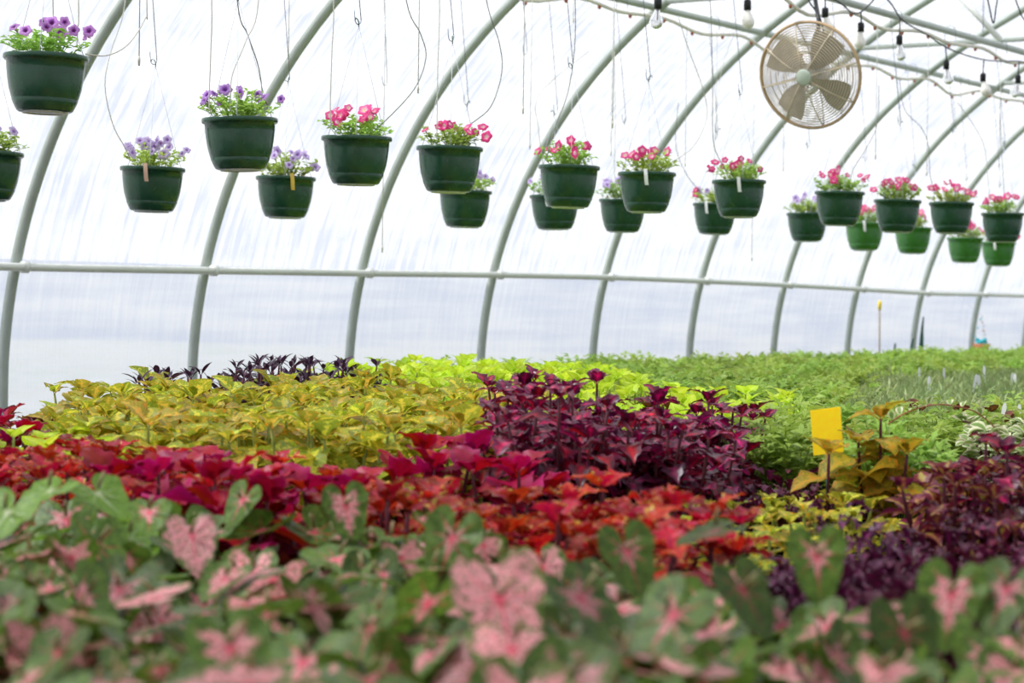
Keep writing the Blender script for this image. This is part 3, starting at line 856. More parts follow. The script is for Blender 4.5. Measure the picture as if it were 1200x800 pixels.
# long red runner with small leaves arching over the green bedding
root = obj('trailing_runner', None); pts = [at(1040, 497, d=5.3), at(1065, 482, d=5.3), at(1100, 474, d=5.35), at(1140, 481, d=5.45), at(1165, 500, d=5.5)]
root.location = pts[-1]
tag(root, 'long thin red plant runner arching from the variegated plant over green leaves', 'runner')
mb = MB(); mb.tube([q - pts[-1] for q in spline(pts, 6)], 0.0017, 6); obj('stem', mb.mesh('runner', M_rust), root)
sp_ = spline(pts, 6)
for k in range(2, len(sp_) - 2, 2):
    aa = R.uniform(0, 6.28); el = R.uniform(.2, 1.2)
    obj('leaf', vl[k % 2], root, frame(sp_[k] - pts[-1], (math.cos(aa) * math.cos(el), math.sin(aa) * math.cos(el), math.sin(el)), (0.2, .3, 1), 0.55))

# green bedding plants
def bedding_mesh(seed, mat, upright=False):
    rnd = random.Random(seed); mb = MB()
    for i in range(34):
        a = rnd.uniform(0, 2 * PI); u = rnd.random() ** 0.5; rr = 0.13 * u
        h = (0.30 if not upright else 0.31) * (1 - 0.22 * u * u) * rnd.uniform(0.85, 1.05)
        top = Vector((math.cos(a) * rr, math.sin(a) * rr, h + 0.055))
        base = Vector((math.cos(a) * rr * .25, math.sin(a) * rr * .25, 0.10))
        mb.tube([base, top], 0.0016, 3, cap=False)
        for j in range(9 if not upright else 7):
            u2 = 0.45 + 0.55 * j / 8
            p = base.lerp(top, u2)
            aa = a + j * 2.4 + rnd.uniform(-.4, .4)
            el = rnd.uniform(0.0, 0.7) if not upright else rnd.uniform(0.5, 1.25)
            L = rnd.uniform(0.034, 0.066)
            td = Vector((math.cos(aa) * math.cos(el), math.sin(aa) * math.cos(el), math.sin(el)))
            W = L * (0.26 if not upright else 0.16)
            if not upright:      # cut leaf: three narrow fingers
                for q in (-0.6, 0, 0.6):
                    c, s_ = math.cos(q), math.sin(q); Lq = L * (1 if q == 0 else 0.72)
                    mb.add([(0, 0, 0), (c * W * .5 + s_ * Lq * .5, c * Lq * .5 - s_ * W * .5, 0.006), (s_ * Lq, c * Lq, -0.004), (-c * W * .5 + s_ * Lq * .5, c * Lq * .5 + s_ * W * .5, 0.006)], [(0, 1, 2, 3)], [(0.5, 0), (1, .5), (.5, 1), (0, .5)], 0, frame(p, td, Vector((rnd.uniform(-.5, .5), rnd.uniform(-.5, .5), 1))))
            else:
                mb.add([(0, 0, 0), (W * .5, L * .5, 0.004), (0, L, 0), (-W * .5, L * .5, 0.004)], [(0, 1, 2, 3)], [(0.5, 0), (1, .5), (.5, 1), (0, .5)], 0, frame(p, td, Vector((rnd.uniform(-.5, .5), rnd.uniform(-.5, .5), 1))))
    return mb
bed_src = [bedding_mesh(i, M_green) for i in range(4)]
bedg_src = [bedding_mesh(i + 10, M_greeng, True) for i in range(3)]
me_bed = [b_.mesh('bedding_foliage', M_green) for b_ in bed_src]
me_bedg = [b_.mesh('bedding_foliage_grey', M_greeng) for b_ in bedg_src]
spots = []
def note(x, y): spots.append((x, y))
fill([(4.75, 2.2), (4.85, 2.5), (5.5, 2.9), (7.0, 3.35), (7.0, 3.9), (8.6, 5.1), (8.3, 6.0), (8.6, 6.4), (19.5, 6.45), (19.5, 4.0), (9.0, 1.2), (5.3, 0.75), (5.25, 1.6)], 0.235, note, zt=1.2, m=330)
spots.sort(key=lambda s: project((s[0], s[1], 1.2))[2])
def is_grey(x, y):
    px, py, d = project((x, y, 1.2))
    return px > 1010 and 2.8 < y < 4.6
near = []; far_g = MB(); far_y = MB()
ng = 0; nn = 0
for (x, y) in spots:
    gr = is_grey(x, y)
    hs = R.uniform(0.92, 1.06) * (1.0 + 0.02 * max(0, y - 4.5))
    M = Matrix.Translation((x, y, ZB)) @ Matrix.Rotation(R.uniform(0, 6.28), 4, 'Z') @ Matrix.Diagonal((1, 1, hs, 1))
    if ng + nn < 298 and in_view(x, y, 1.2, 25):
        root = obj('bedding_plant', None); root.matrix_local = M
        if gr:
            ng += 1; tag(root, 'grey-green bedding plant with fine upright leaves in the far planting', 'bedding plant', 'grey-green bedding plants')
            obj('foliage', R.choice(me_bedg), root, kind='stuff')
        else:
            nn += 1; tag(root, 'feathery green bedding plant with finely cut leaves in the green planting', 'bedding plant', 'feathery green bedding plants')
            obj('foliage', R.choice(me_bed), root, kind='stuff')
        obj('pot', me_npot, root)
    else:
        b_ = R.choice(bedg_src if gr else bed_src); tgt = far_y if gr else far_g
        tgt.add(b_.v, b_.f, b_.uv, 0, M)
counts['bed'] = (nn, ng, len(spots))
for tgt, mat, lab in ((far_g, M_green, 'mass of feathery green bedding plants filling the rest of the benches'), (far_y, M_greeng, 'mass of grey-green fine-leaved bedding plants filling the rest of the benches')):
    if tgt.v:
        tag(obj('bedding_mass', tgt.mesh('bedding_mass', mat), kind='stuff'), lab, 'bedding plants')
# bronze plants and white labels sticking out of the bedding
for px, py, d_ in ((1064, 455, 7.2), (1131, 462, 7.0), (1180, 463, 6.6), (790, 452, 6.9), (760, 452, 7.3)):
    p = at(px, py, d=d_); coleus('bronze', p.x, p.y, hs=0.98)
mb = MB(); mb.add([(-.007, 0, 0), (.007, 0, 0), (.007, 0, .10), (.003, 0, .112), (-.003, 0, .112), (-.007, 0, .10)], [(0, 1, 2, 3, 4, 5)]); mb.add([(-.007, .0012, 0), (.007, .0012, 0), (.007, .0012, .10), (.003, .0012, .112), (-.003, .0012, .112), (-.007, .0012, .10)], [(5, 4, 3, 2, 1, 0)])
me_lab = mb.mesh('plant_label', M_tagw)
for px, py, d_ in ((1089, 432, 9.5), (1140, 430, 10), (1148, 434, 9.8), (1184, 430, 10.2), (1190, 432, 10.1), (1078, 424, 11), (1155, 424, 11.5), (1172, 452, 6.9), (1190, 450, 6.8), (1107, 426, 11)):
    p = at(px, py - 6, d=d_)
    o = obj('plant_label', me_lab, M=Matrix.Translation((p.x, p.y, min(p.z - 0.10, ZB + 0.255))) @ Matrix.Rotation(TH + PI / 2 + R.uniform(-.5, .5), 4, 'Z') @ Matrix.Rotation(R.uniform(-.2, .2), 4, 'Y'))
    tag(o, 'small white plastic plant label poking up among the green bedding plants', 'plant label', 'white labels in the bedding')

# yellow sticky card on a green stick
t = NT('yellow_card')
tc = t.n('TexCoord'); nz = t.noise(tc.outputs['Object'], 70, 4)
M_card = leaf_shade(t, t.ramp(nz, [(0.3, srgb(255, 222, 2)), (0.66, srgb(255, 234, 6)), (0.78, srgb(224, 190, 20))]), 0.5, 0.3, 0.4)
p = at(969, 505, d=5.22)
root = obj('sticky_card', None); root.location = (p.x, p.y, ZB + 0.09); root.rotation_euler = (0, 0, TH - PI / 2 - 0.45)
tag(root, 'bright yellow sticky insect card standing among the amber coleus', 'sticky card')
cz_ = p.z - ZB - 0.09
mb = MB(); mb.box((-0.037, -0.0012, -0.054), (0.037, 0.0012, 0.054)); obj('card', mb.mesh('card', M_card, False), root, Matrix.Translation((0, 0, cz_)) @ Matrix.Rotation(-0.16, 4, 'Y') @ Matrix.Rotation(-0.2, 4, 'X'))
mb = MB(); mb.tube([(0, 0.006, -0.08), (0, 0.010, cz_ - 0.045)], 0.0025, 6); obj('stick', mb.mesh('stick', M_turq), root)

# things by the far wall: stake, snake plants, hanging bowl
M_yeltip = plain('yellow_tip', srgb(250, 214, 30), 0.5, 0, 0.3, 0.05, 20)
p0 = at(1031, 352, Y=6.45); p1 = Vector((p0.x, p0.y, ZB + 0.02))
root = obj('garden_stake', None); root.location = p1
tag(root, 'tall thin garden stake with a yellow tip by the side curtain', 'stake')
hh = p0.z - p1.z
mb = MB(); mb.tube([(0.02, 0, 0), (0, 0, hh - 0.06)], 0.006, 6); obj('stick', mb.mesh('stake_stick', M_wood), root)
mb = MB(); mb.tube([(0, 0, hh - 0.065), (0, 0, hh - 0.06), (0, 0, hh - 0.012), (0, 0, hh)], [0.006, 0.013, 0.013, 0.006], 8); obj('tip', mb.mesh('stake_tip', M_yeltip), root)
p0 = at(1066, 412, Y=6.42)
root = obj('snake_plant', None); root.location = (p0.x, p0.y, ZB)
tag(root, 'dark green snake plant with upright sword leaves by the side curtain', 'plant')
obj('pot', me_npot, root)
for px, ytop, lean in ((1052, 402, -0.02), (1066, 396, 0.05), (1081, 371, 0.02)):
    q = at(px + lean * 100, ytop, Y=6.42); q0 = at(px - 2, 425, Y=6.42)
    a_ = Vector((q0.x - p0.x, 0, 0.10)); b_ = Vector((q.x - p0.x, 0, q.z - ZB))
    mb = MB(); verts = []; uvs = []; faces = []
    for j in range(8):
        s = j / 7; c = a_.lerp(b_, s); wd = 0.02 * (1 - s ** 3) + 0.001
        for k, e in enumerate((-1, -.5, 0, .5, 1)):
            verts.append((c.x + e * wd * math.sin(TH), c.y - e * wd * math.cos(TH) + 0.01 * abs(e), c.z)); uvs.append((.5 + .5 * e, s))
    for j in range(7):
        for k in range(4): faces.append((j * 5 + k, j * 5 + k + 1, j * 5 + k + 6, j * 5 + k + 5))
    mb.add(verts, faces, uvs); obj('leaf', mb.mesh('sword_leaf', M_snake), root)
p0 = at(1150, 404, Y=6.75); pt = at(1150, 346, Y=6.98)
root = obj('hanging_bowl', None); root.location = (p0.x, p0.y, p0.z - 0.04)
tag(root, 'small terracotta hanging bowl of turquoise glass on a beaded cord', 'hanging bowl')
mb = MB(); mb.lathe([(0.0, -0.035), (0.035, -0.035), (0.055, 0.0), (0.072, 0.05), (0.066, 0.05), (0.05, 0.01), (0.0, 0.0)], 18); obj('bowl', mb.mesh('bowl', M_terra), root)
for i in range(7):
    a = i * 0.9; mb = MB(); mb.lathe([(0.001, -0.02), (0.018, -0.006), (0.016, 0.008), (0.001, 0.022)], 6)
    obj('glass_piece', mb.mesh('glass_piece', M_turq, False), root, Matrix.Translation((0.034 * math.cos(a), 0.034 * math.sin(a), 0.055 + 0.012 * (i % 3))))
topz = pt.z - (p0.z - 0.04)
mb = MB()
for k in range(3):
    a = 2 * PI * k / 3
    mb.tube([(0.068 * math.cos(a), 0.068 * math.sin(a), 0.05), (0, 0.0, 0.28)], 0.0015, 4)
mb.tube([(0, 0, 0.28), (0, pt.y - p0.y, topz)], 0.0015, 4)
obj('cord', mb.mesh('cord', M_wirewhite), root)
for i in range(9):
    mb = MB(); mb.lathe([(0.001, -0.008), (0.008, -0.004), (0.008, 0.004), (0.001, 0.008)], 8)
    k = i % 3; a = 2 * PI * k / 3; u = 0.15 + 0.1 * i
    obj('bead', mb.mesh('bead', (M_terra, M_turq, M_wirewhite)[i % 3]), root, Matrix.Translation((0.068 * math.cos(a) * (1 - u), 0.068 * math.sin(a) * (1 - u), 0.05 + 0.23 * u)))

# ------------------------------------------------------------------ hanging baskets
RAD = 0.1275
mb = MB()
H_ = 0.168
pp = [(0.002, 0.006 - H_), (0.05, 0.004 - H_), (0.078, -H_), (0.084, 0.004 - H_), (0.0925, -0.148), (0.0995, -0.132), (0.0985, -0.130), (0.0998, -0.128), (0.1075, -0.102), (0.1128, -0.072), (0.1162, -0.042), (0.1182, -0.014), (0.1235, -0.014), (RAD, -0.010), (RAD, 0.0), (0.1255, 0.003), (0.119, 0.003), (0.1155, -0.004), (0.113, -0.03), (0.0, -0.026)]
mb.lathe(pp, 40)
pot_meshes = {'dark': mb.mesh('basket_pot', M_pot), 'mid': None}
pot_meshes['mid'] = mb.mesh('basket_pot_mid', M_pot2)
mb = MB(); mb.lathe([(0.0, -0.024), (0.08, -0.020), (0.113, -0.024)], 20); me_soil = mb.mesh('soil', M_soil)
mb = MB(); mb.lathe([(0.055, -H_ - 0.0005), (0.060, -H_ - 0.005), (0.066, -H_ - 0.005), (0.070, -H_ - 0.0005)], 24); me_foot = mb.mesh('drain_ring', M_wirewhite)

def petunia_foliage(seed):
    rnd = random.Random(seed); mb = MB()
    for s in range(46):
        a = rnd.uniform(0, 2 * PI); rr = rnd.uniform(0.02, 0.145); h = (0.085 - 0.45 * max(0, rr - 0.07)) * rnd.uniform(0.4, 1.1)
        base = Vector((math.cos(a) * rr * .45, math.sin(a) * rr * .45, -0.02)); top = Vector((math.cos(a) * rr, math.sin(a) * rr, h))
        mid = (base + top) / 2 + Vector((0, 0, 0.012))
        path = spline([base, mid, top], 3)
        mb.tube(path, 0.0014, 3, cap=False)
        for j, p in enumerate(path[2:]):
            for q in range(2):
                aa = rnd.uniform(0, 6.28); el = rnd.uniform(-.2, .9)
                td = Vector((math.cos(aa) * math.cos(el), math.sin(aa) * math.cos(el), math.sin(el)))
                L = rnd.uniform(0.016, 0.028); W = L * .55
                mb.add([(0, 0, 0), (W * .5, L * .45, .003), (W * .3, L * .8, 0), (0, L, -.003), (-W * .3, L * .8, 0), (-W * .5, L * .45, .003), (0, L * .5, -.001)], [(0, 1, 6), (1, 2, 6), (2, 3, 6), (3, 4, 6), (4, 5, 6), (5, 0, 6)], [(.5, 0), (1, .5), (.8, .8), (.5, 1), (.2, .8), (0, .5), (.5, .5)], 0, frame(p, td, Vector((rnd.uniform(-.6, .6), rnd.uniform(-.6, .6), 1))))
    return mb.mesh('petunia_foliage', M_petleaf)
me_fol = [petunia_foliage(i) for i in range(5)]

def flower_mat(name, inner, mid_, outer):
    t = NT(name); tc = t.n('TexCoord'); sep = t.n('SeparateXYZ'); t.link(tc.outputs['UV'], sep.inputs[0])
    nz = t.noise(tc.outputs['Object'], 120, 2)
    f = t.math('ADD', sep.outputs[0], t.math('MULTIPLY', t.math('SUBTRACT', nz, 0.5), 0.3), clamp=True)
    col = t.ramp(f, [(0.0, inner), (0.25, inner), (0.5, mid_), (0.72, outer)])
    oi = t.n('ObjectInfo'); hs = t.n('HueSaturation'); t.link(col, hs.inputs['Color'])
    t.link(t.math('MULTIPLY_ADD', oi.outputs['Random'], 0.3, 0.85), hs.inputs['Value'])
    return leaf_shade(t, hs.outputs[0], 0.4, 0.5, 0.2)
M_fpink = flower_mat('pink_petal', srgb(254, 244, 214), srgb(250, 176, 206), srgb(240, 90, 156))
M_fhot = flower_mat('hot_pink_petal', srgb(254, 232, 226), srgb(246, 120, 176), srgb(236, 66, 140))
M_fpur = flower_mat('purple_petal', srgb(110, 44, 116), srgb(176, 104, 196), srgb(214, 156, 226))
M_flav = flower_mat('lavender_petal', srgb(150, 110, 186), srgb(200, 172, 226), srgb(216, 196, 236))
M_fvio = flower_mat('violet_petal', srgb(116, 60, 150), srgb(166, 110, 200), srgb(192, 146, 216))
M_bud = plain('flower_tube', srgb(150, 90, 110), 0.5, 0, 0.3, 0.15, 40)
def flower_mesh(mat, seed):
    rnd = random.Random(seed); mb = MB(); verts = [(0, 0, -0.016)]; uvs = [(0, 0)]; faces = []
    N = 20; rings = ((0.005, -0.004, .2), (0.014, 0.004, .55), (0.0235, 0.005, .85), (0.029, 0.0, 1.0))
    for r, z, u in rings:
        for k in range(N):
            a = 2 * PI * k / N
            lob = 1 + (0.13 * math.cos(5 * a) if r > 0.01 else 0)
            zz = z + (0.004 * math.sin(10 * a + seed) if r > 0.02 else 0) + rnd.uniform(-.001, .001)
            verts.append((math.cos(a) * r * lob, math.sin(a) * r * lob, zz)); uvs.append((u, k / N))
    for k in range(N): faces.append((0, 1 + k, 1 + (k + 1) % N))
    for j in range(3):
        for k in range(N):
            a = 1 + j * N + k; b_ = 1 + j * N + (k + 1) % N
            faces.append((a, a + N, b_ + N, b_))
    mb.add(verts, faces, uvs)
    mb.tube([(0, 0, -0.034), (0, 0, -0.012)], [0.0018, 0.0035], 6, mi=1)
    return mb.mesh('petunia_flower', [mat, M_bud])
FL = {k: [flower_mesh(m, i) for i in range(2)] for k, m in (('pink', M_fpink), ('hot', M_fhot), ('purple', M_fpur), ('lav', M_flav), ('violet', M_fvio))}

APEX = 0.43
def wire_path(a):
    c, s = math.cos(a), math.sin(a)
    return [(0.124 * c, 0.124 * s, 0.0), (0.1 * c, 0.1 * s, 0.06), (0, 0, APEX - 0.03)]
mbh = MB(); mbh.tube([(0, 0, APEX - 0.035), (0, 0, APEX - 0.018), (0.006, 0, APEX - 0.008), (0.014, 0, APEX - 0.004), (0.018, 0, APEX - 0.014)], 0.0022, 6)
me_hh = mbh.mesh('hanger_hook', M_wiregreen)
me_wires = []
for k in range(3):
    mb = MB(); mb.tube(wire_path(2 * PI * k / 3 + 0.5), 0.0011, 5); me_wires.append(mb.mesh('hanger_wire', M_wirewhite))
tag_meshes = {}
for k, m in (('w', M_tagw), ('y', M_tagy), ('o', M_tago)):
    mb = MB()
    pts = [(0.1285, 0.012), (0.1305, 0.0), (0.131, -0.02), (0.129, -0.045), (0.126, -0.058)]
    for side, dx in ((1, 0.0), (-1, -0.0008)):
        v = []; 
        for i, (r, z) in enumerate(pts):
            v += [(r + dx, -0.008 + 0.002 * i, z), (r + dx, 0.008 + 0.002 * i, z)]
        f = [(2 * i, 2 * i + 1, 2 * i + 3, 2 * i + 2) for i in range(len(pts) - 1)]
        if side < 0: f = [tuple(reversed(q)) for q in f]
        mb.add(v, f)
    tag_meshes[k] = mb.mesh('care_tag', m)

CAMAZ = math.atan2(-math.sin(TH), -math.cos(TH))
# steel hook, hung over a purlin: origin at the hook bend
def wire_hook(purlin_y, purlin_z, p, label, group, lean=0.0):
    L = purlin_z + 0.031 - p.z
    root = bpy.data.objects.new('wire_hook', None); C.objects.link(root)
    root.location = p
    tag(root, label, 'hook', group)
    dy = purlin_y - p.y
    mb = MB()
    arc = [(0, dy + 0.033 * math.cos(a), L - 0.031 + 0.033 * math.sin(a)) for a in [PI * k / 8 for k in range(9)]]
    mb.tube([(0.0, -0.004, 0.0)] + [(lean, dy + 0.033, L - 0.06)] + arc + [(0, dy - 0.033, L - 0.08)], 0.0017, 6)
    obj('shank', mb.mesh('hook_shank', M_wire), root)
    mb = MB(); mb.tube([(0.0, -0.004, 0.0)] + [(-0.018 + 0.018 * math.cos(a), -0.004, 0.018 * math.sin(a)) for a in [-PI * k / 8 for k in range(1, 9)]] + [(-0.04, -0.004, 0.03)], 0.0017, 6)
    obj('bend', mb.mesh('hook_bend', M_wire), root)
    return root

ROW_A = [(54, 66, 'purple', 8, None, 'violet petunias with a large veined bloom'), (281, 140, 'violet', 8, None, 'violet petunias beside two crossing drip tubes'),
         (418, 161, 'pink', 11, None, 'a clump of big bright pink petunias'), (527, 173, 'hot', 9, None, None), (667, 195, 'hot', 7, None, None),
         (758, 203, 'pink', 9, 'w', None), (866, 212, 'hot', 10, 'w', None), (984, 225, 'pink', 10, None, None), (1052, 235, 'pink', 11, None, None),
         (1115, 238, 'pink', 13, None, None), (1175, 250, 'pink', 9, None, None), (1234, 259, 'pink', 9, None, None)]
ROW_B = [(-14, 179, 'lav', 9, None, 'dark'), (179, 197, 'lav', 11, 'o', 'dark'), (335, 208, 'lav', 8, 'y', 'dark'), (545, 224, 'lav', 7, None, 'dark'), (650, 229, 'lav', 7, 'w', 'dark'),
         (730, 234, 'lav', 8, None, 'dark'), (838, 239, 'lav', 9, 'w', 'dark'), (946, 250, 'lav', 10, None, 'dark'), (1013, 262, 'pink', 8, 'w', 'mid'), (1070, 267, 'pink', 8, None, 'mid'),
         (1131, 279, 'hot', 11, None, 'mid'), (1170, 284, 'hot', 7, 'w', 'mid')]
COLNAME = {'purple': 'violet', 'violet': 'violet', 'pink': 'light pink', 'hot': 'hot pink', 'lav': 'lavender'}
POTS = {}
def basket(row, i, px, py, col, nf, tg, potc, label, group, Y):
    p = at(px, py, Y=Y)
    rnd = random.Random(i * 31 + (0 if row == 'A' else 500))
    root = bpy.data.objects.new('hanging_basket', None); C.objects.link(root)
    root.matrix_world = Matrix.Translation(p) @ Matrix.Rotation(rnd.uniform(-.02, .02), 4, 'X') @ Matrix.Rotation(rnd.uniform(-.02, .02), 4, 'Y')
    tag(root, label, 'hanging basket', group)
    pot = obj('pot', pot_meshes[potc], root)
    obj('drain_ring', me_foot, pot)
    obj('soil', me_soil, root)
    obj('foliage', me_fol[i % 5], root, Matrix.Rotation(rnd.uniform(0, 6.28), 4, 'Z') @ Matrix.Diagonal((1, 1, rnd.uniform(0.85, 1.1), 1)), kind='stuff')
    for k in range(3): obj('hanger_wire', me_wires[k], root, Matrix.Rotation(CAMAZ + 0.12, 4, 'Z') if False else Matrix.Rotation(CAMAZ - 0.45, 4, 'Z'))
    obj('hanger_hook', me_hh, root, Matrix.Rotation(rnd.uniform(0, 6.28), 4, 'Z'))
    for k in range(nf + 3):
        a = CAMAZ + rnd.uniform(-1.9, 1.9) if k < nf else rnd.uniform(0, 6.28)
        rr = rnd.uniform(0.02, 0.14); z = 0.088 - 0.45 * max(0, rr - 0.06) + rnd.uniform(-0.012, 0.025)
        q = Vector((math.cos(a) * rr, math.sin(a) * rr, z))
        fc = CAMAZ + rnd.uniform(-1.1, 1.1); el = rnd.uniform(0.0, 0.9)
        nr = Vector((math.cos(fc) * math.cos(el), math.sin(fc) * math.cos(el), math.sin(el)))
        cc = col
        if col == 'lav' and px == 838 and k % 2: cc = 'hot'
        if col == 'pink' and k % 3 == 0: cc = 'hot'
        obj('flower', rnd.choice(FL[cc]), root, frame(q, nr.orthogonal(), nr, rnd.uniform(0.5, 0.85)))
    if tg:
        obj('care_tag', tag_meshes[tg], root, Matrix.Rotation(CAMAZ + rnd.uniform(-.6, .3), 4, 'Z'))
    POTS[(row, i)] = p
    return root
for i, (px, py, col, nf, tg, lab) in enumerate(ROW_A):
    if lab: L_ = 'dark green hanging basket of ' + lab
    elif tg: L_ = 'dark green hanging basket of %s petunias with a white care tag' % COLNAME[col]
    else: L_ = 'dark green hanging basket of %s petunias in the row under the fan' % COLNAME[col]
    basket('A', i, px, py, col, nf, tg, 'dark', L_, 'hanging baskets under the inner purlin', 4.9)
for i, (px, py, col, nf, tg, pc) in enumerate(ROW_B):
    tl = {None: '', 'w': ' with white tag', 'o': ' with orange tag', 'y': ' with yellow tag'}[tg]
    L_ = '%s green hanging basket of %s petunias%s beside the side wall' % ('dark' if pc == 'dark' else 'lighter', COLNAME[col], tl)
    basket('B', i, px, py, col, nf, tg, pc, L_, 'hanging baskets under the outer purlin', 6.0)
for (row, i), p in POTS.items():
    py_, pz_ = (YP_A, ZP_A) if row == 'A' else (YP_B, ZP_B)
    q = p + Vector((0.012, 0, APEX - 0.008))
    wire_hook(py_, pz_, q, 'long steel wire hook holding a hanging basket from the %s purlin' % ('inner' if row == 'A' else 'outer'), 'basket hooks on the %s purlin' % ('inner' if row == 'A' else 'outer'))
# spare hooks with nothing on them
for px, py, Y in ((453, 96, 6.03), (617, 60, 6.03), (1055, 140, 6.03), (1120, 152, 6.03)):
    q = at(px, py, Y=Y)
    wire_hook(YP_B, ZP_B, q, 'empty steel wire hook dangling from the outer purlin', 'empty wire hooks', 0.0)

# ------------------------------------------------------------------ drip irrigation
def hose(Y, Z, label, seed):
    rnd = random.Random(seed); pts = []
    x = -3.0
    while x < 23.5:
        pts.append((x, Y + rnd.uniform(-.01, .01), Z - 0.045)); pts.append((x + 0.45, Y + 0.02, Z - 0.06 - rnd.choice((0.0, 0.02, 0.05)))); x += 0.9
    root = bpy.data.objects.new('drip_hose', None); C.objects.link(root); tag(root, label, 'hose', 'white drip hoses')
    path = spline(pts, 4)
    mb = MB(); mb.tube(path, 0.010, 7); obj('hose', mb.mesh('hose', M_hose), root)
    mb = MB(); mb.lathe([(0.001, 0.0), (0.009, 0.0), (0.011, -0.008), (0.005, -0.018), (0.001, -0.018)], 8); me_e = mb.mesh('emitter', M_rust)
    for q in path[6::3]:
        if in_view(q.x, q.y, q.z, 60): obj('emitter', me_e, root, Matrix.Translation((q.x, q.y, q.z - 0.008)))
hose(YP_B, ZP_B, 'white drip hose sagging under the outer purlin with rusty emitters', 3)
hose(YP_A, ZP_A, 'white drip hose sagging under the inner purlin with rusty emitters', 4)
mbt = MB(); mbt.tube([(0, 0, 0), (0, 0, -0.012), (0, 0, -0.03)], [0.0035, 0.005, 0.003], 6); me_tipm = mbt.mesh('drip_tip', M_tube)
def straight_tube(x0, x1, y1, row):
    Y, Z = (4.93, ZP_A - 0.05) if row == 'A' else (6.03, ZP_B - 0.05)
    q = at(x1, y1, Y=Y); v = at(x0, 0, Y=Y)
    tx = q.x + (v.x - q.x) * 0.15
    root = bpy.data.objects.new('drip_tube', None); C.objects.link(root); root.location = q
    tag(root, 'straight pale drip tube dangling free from a drip hose', 'drip tube', 'free hanging drip tubes')
    mb = MB(); mb.tube([(0, 0, 0), ((tx - q.x) * .5, 0, (Z - q.z) * .5), (tx - q.x, 0, Z - q.z)], 0.0019, 5); obj('tubing', mb.mesh('drip_tubing', M_tube), root)
    obj('drip_tip', me_tipm, root)
for a in ((163, 163, 66, 'A'), (340, 338, 70, 'B'), (492, 490, 100, 'A'), (616, 613, 125, 'A'), (627, 621, 168, 'B'), (721, 718, 142, 'A'), (719, 716, 176, 'B'),
          (1028, 1026, 180, 'A'), (918, 918, 195, 'B'), (838, 839, 157, 'B'), (803, 803, 190, 'B'), (1086, 1086, 200, 'A'), (450, 448, 288, 'B'), (882, 881, 300, 'B'), (1173, 1171, 190, 'A'), (672, 672, 20, 'B')):
    straight_tube(*a)
def fed_tube(pix, row, dark=False):
    Y = 4.9 if row == 'A' else 6.0
    pix = list(pix); pix[-1] = (pix[-1][0], pix[-1][1] - 7)
    pts = [at(x, y, Y=Y) for x, y in pix]
    Z = (ZP_A if row == 'A' else ZP_B) - 0.05
    if pix[0][1] <= 0:
        t0 = pts[0]; d_ = pts[0] - pts[1]
        pts = [Vector((t0.x + d_.x * 0.5, (YP_A if row == 'A' else YP_B), Z))] + pts
    # the end runs over the rim into the pot
    e = pts[-1]
    root = bpy.data.objects.new('drip_tube', None); C.objects.link(root); root.location = pts[-1]
    tag(root, 'curved %s drip tube running from a drip hose into a %s basket' % ('dark' if dark else 'pale', 'inner-row' if row == 'A' else 'outer-row'), 'drip tube', '%s drip tubes feeding the %s row' % ('dark' if dark else 'pale', 'inner' if row == 'A' else 'outer'))
    mb = MB(); mb.tube([q - pts[-1] for q in spline(pts, 6)], 0.0021, 6); obj('tubing', mb.mesh('fed_tubing', M_tubed if dark else M_tube), root)
for pix, row, dk in (([(172, 0), (170, 22), (150, 52), (125, 65), (100, 70)], 'A', False), ([(147, 0), (130, 60), (123, 100), (132, 145), (146, 172), (152, 192)], 'B', False),
        ([(278, 0), (290, 40), (302, 75), (307, 105), (307, 136)], 'A', True), ([(303, 0), (288, 48), (273, 85), (270, 110), (270, 138)], 'A', False), ([(476, 0), (493, 40), (499, 68), (485, 105), (448, 145), (440, 158)], 'A', True),
        ([(570, 0), (585, 50), (588, 85), (575, 125), (550, 147), (542, 168)], 'A', True), ([(674, 0), (673, 60), (665, 110), (650, 150), (642, 180), (641, 193)], 'A', True), ([(832, 0), (835, 100), (835, 148), (838, 175), (849, 197), (852, 208)], 'A', True),
        ([(795, 20), (806, 55), (824, 105), (828, 138), (812, 172), (782, 200)], 'A', False), ([(248, 0), (247, 60), (245, 120), (247, 138)], 'A', False), ([(391, 0), (389, 60), (387, 125), (388, 158)], 'A', False), ([(515, 0), (513, 80), (512, 150), (512, 170)], 'A', False),
        ([(1054, 90), (1060, 128), (1080, 150), (1088, 172), (1090, 205), (1096, 234)], 'A', True), ([(1030, 100), (1028, 145), (1016, 172), (1000, 198), (996, 222)], 'A', True), ([(1122, 120), (1140, 145), (1153, 170), (1157, 200), (1160, 246)], 'A', False), ([(1172, 120), (1173, 160), (1176, 215), (1178, 246)], 'A', True),
        ([(690, 60), (632, 110), (631, 150), (636, 190), (640, 224)], 'B', False), ([(720, 60), (721, 150), (720, 195), (722, 230)], 'B', False), ([(795, 120), (792, 170), (805, 205), (822, 225), (828, 236)], 'B', True), ([(62, 0), (62, 32), (62, 62)], 'A', False), ([(92, 0), (91, 32), (90, 62)], 'A', False), ([(860, 40), (846, 80), (840, 130), (838, 160), (836, 200), (834, 236)], 'B', False)):
    fed_tube(pix, row, dk)

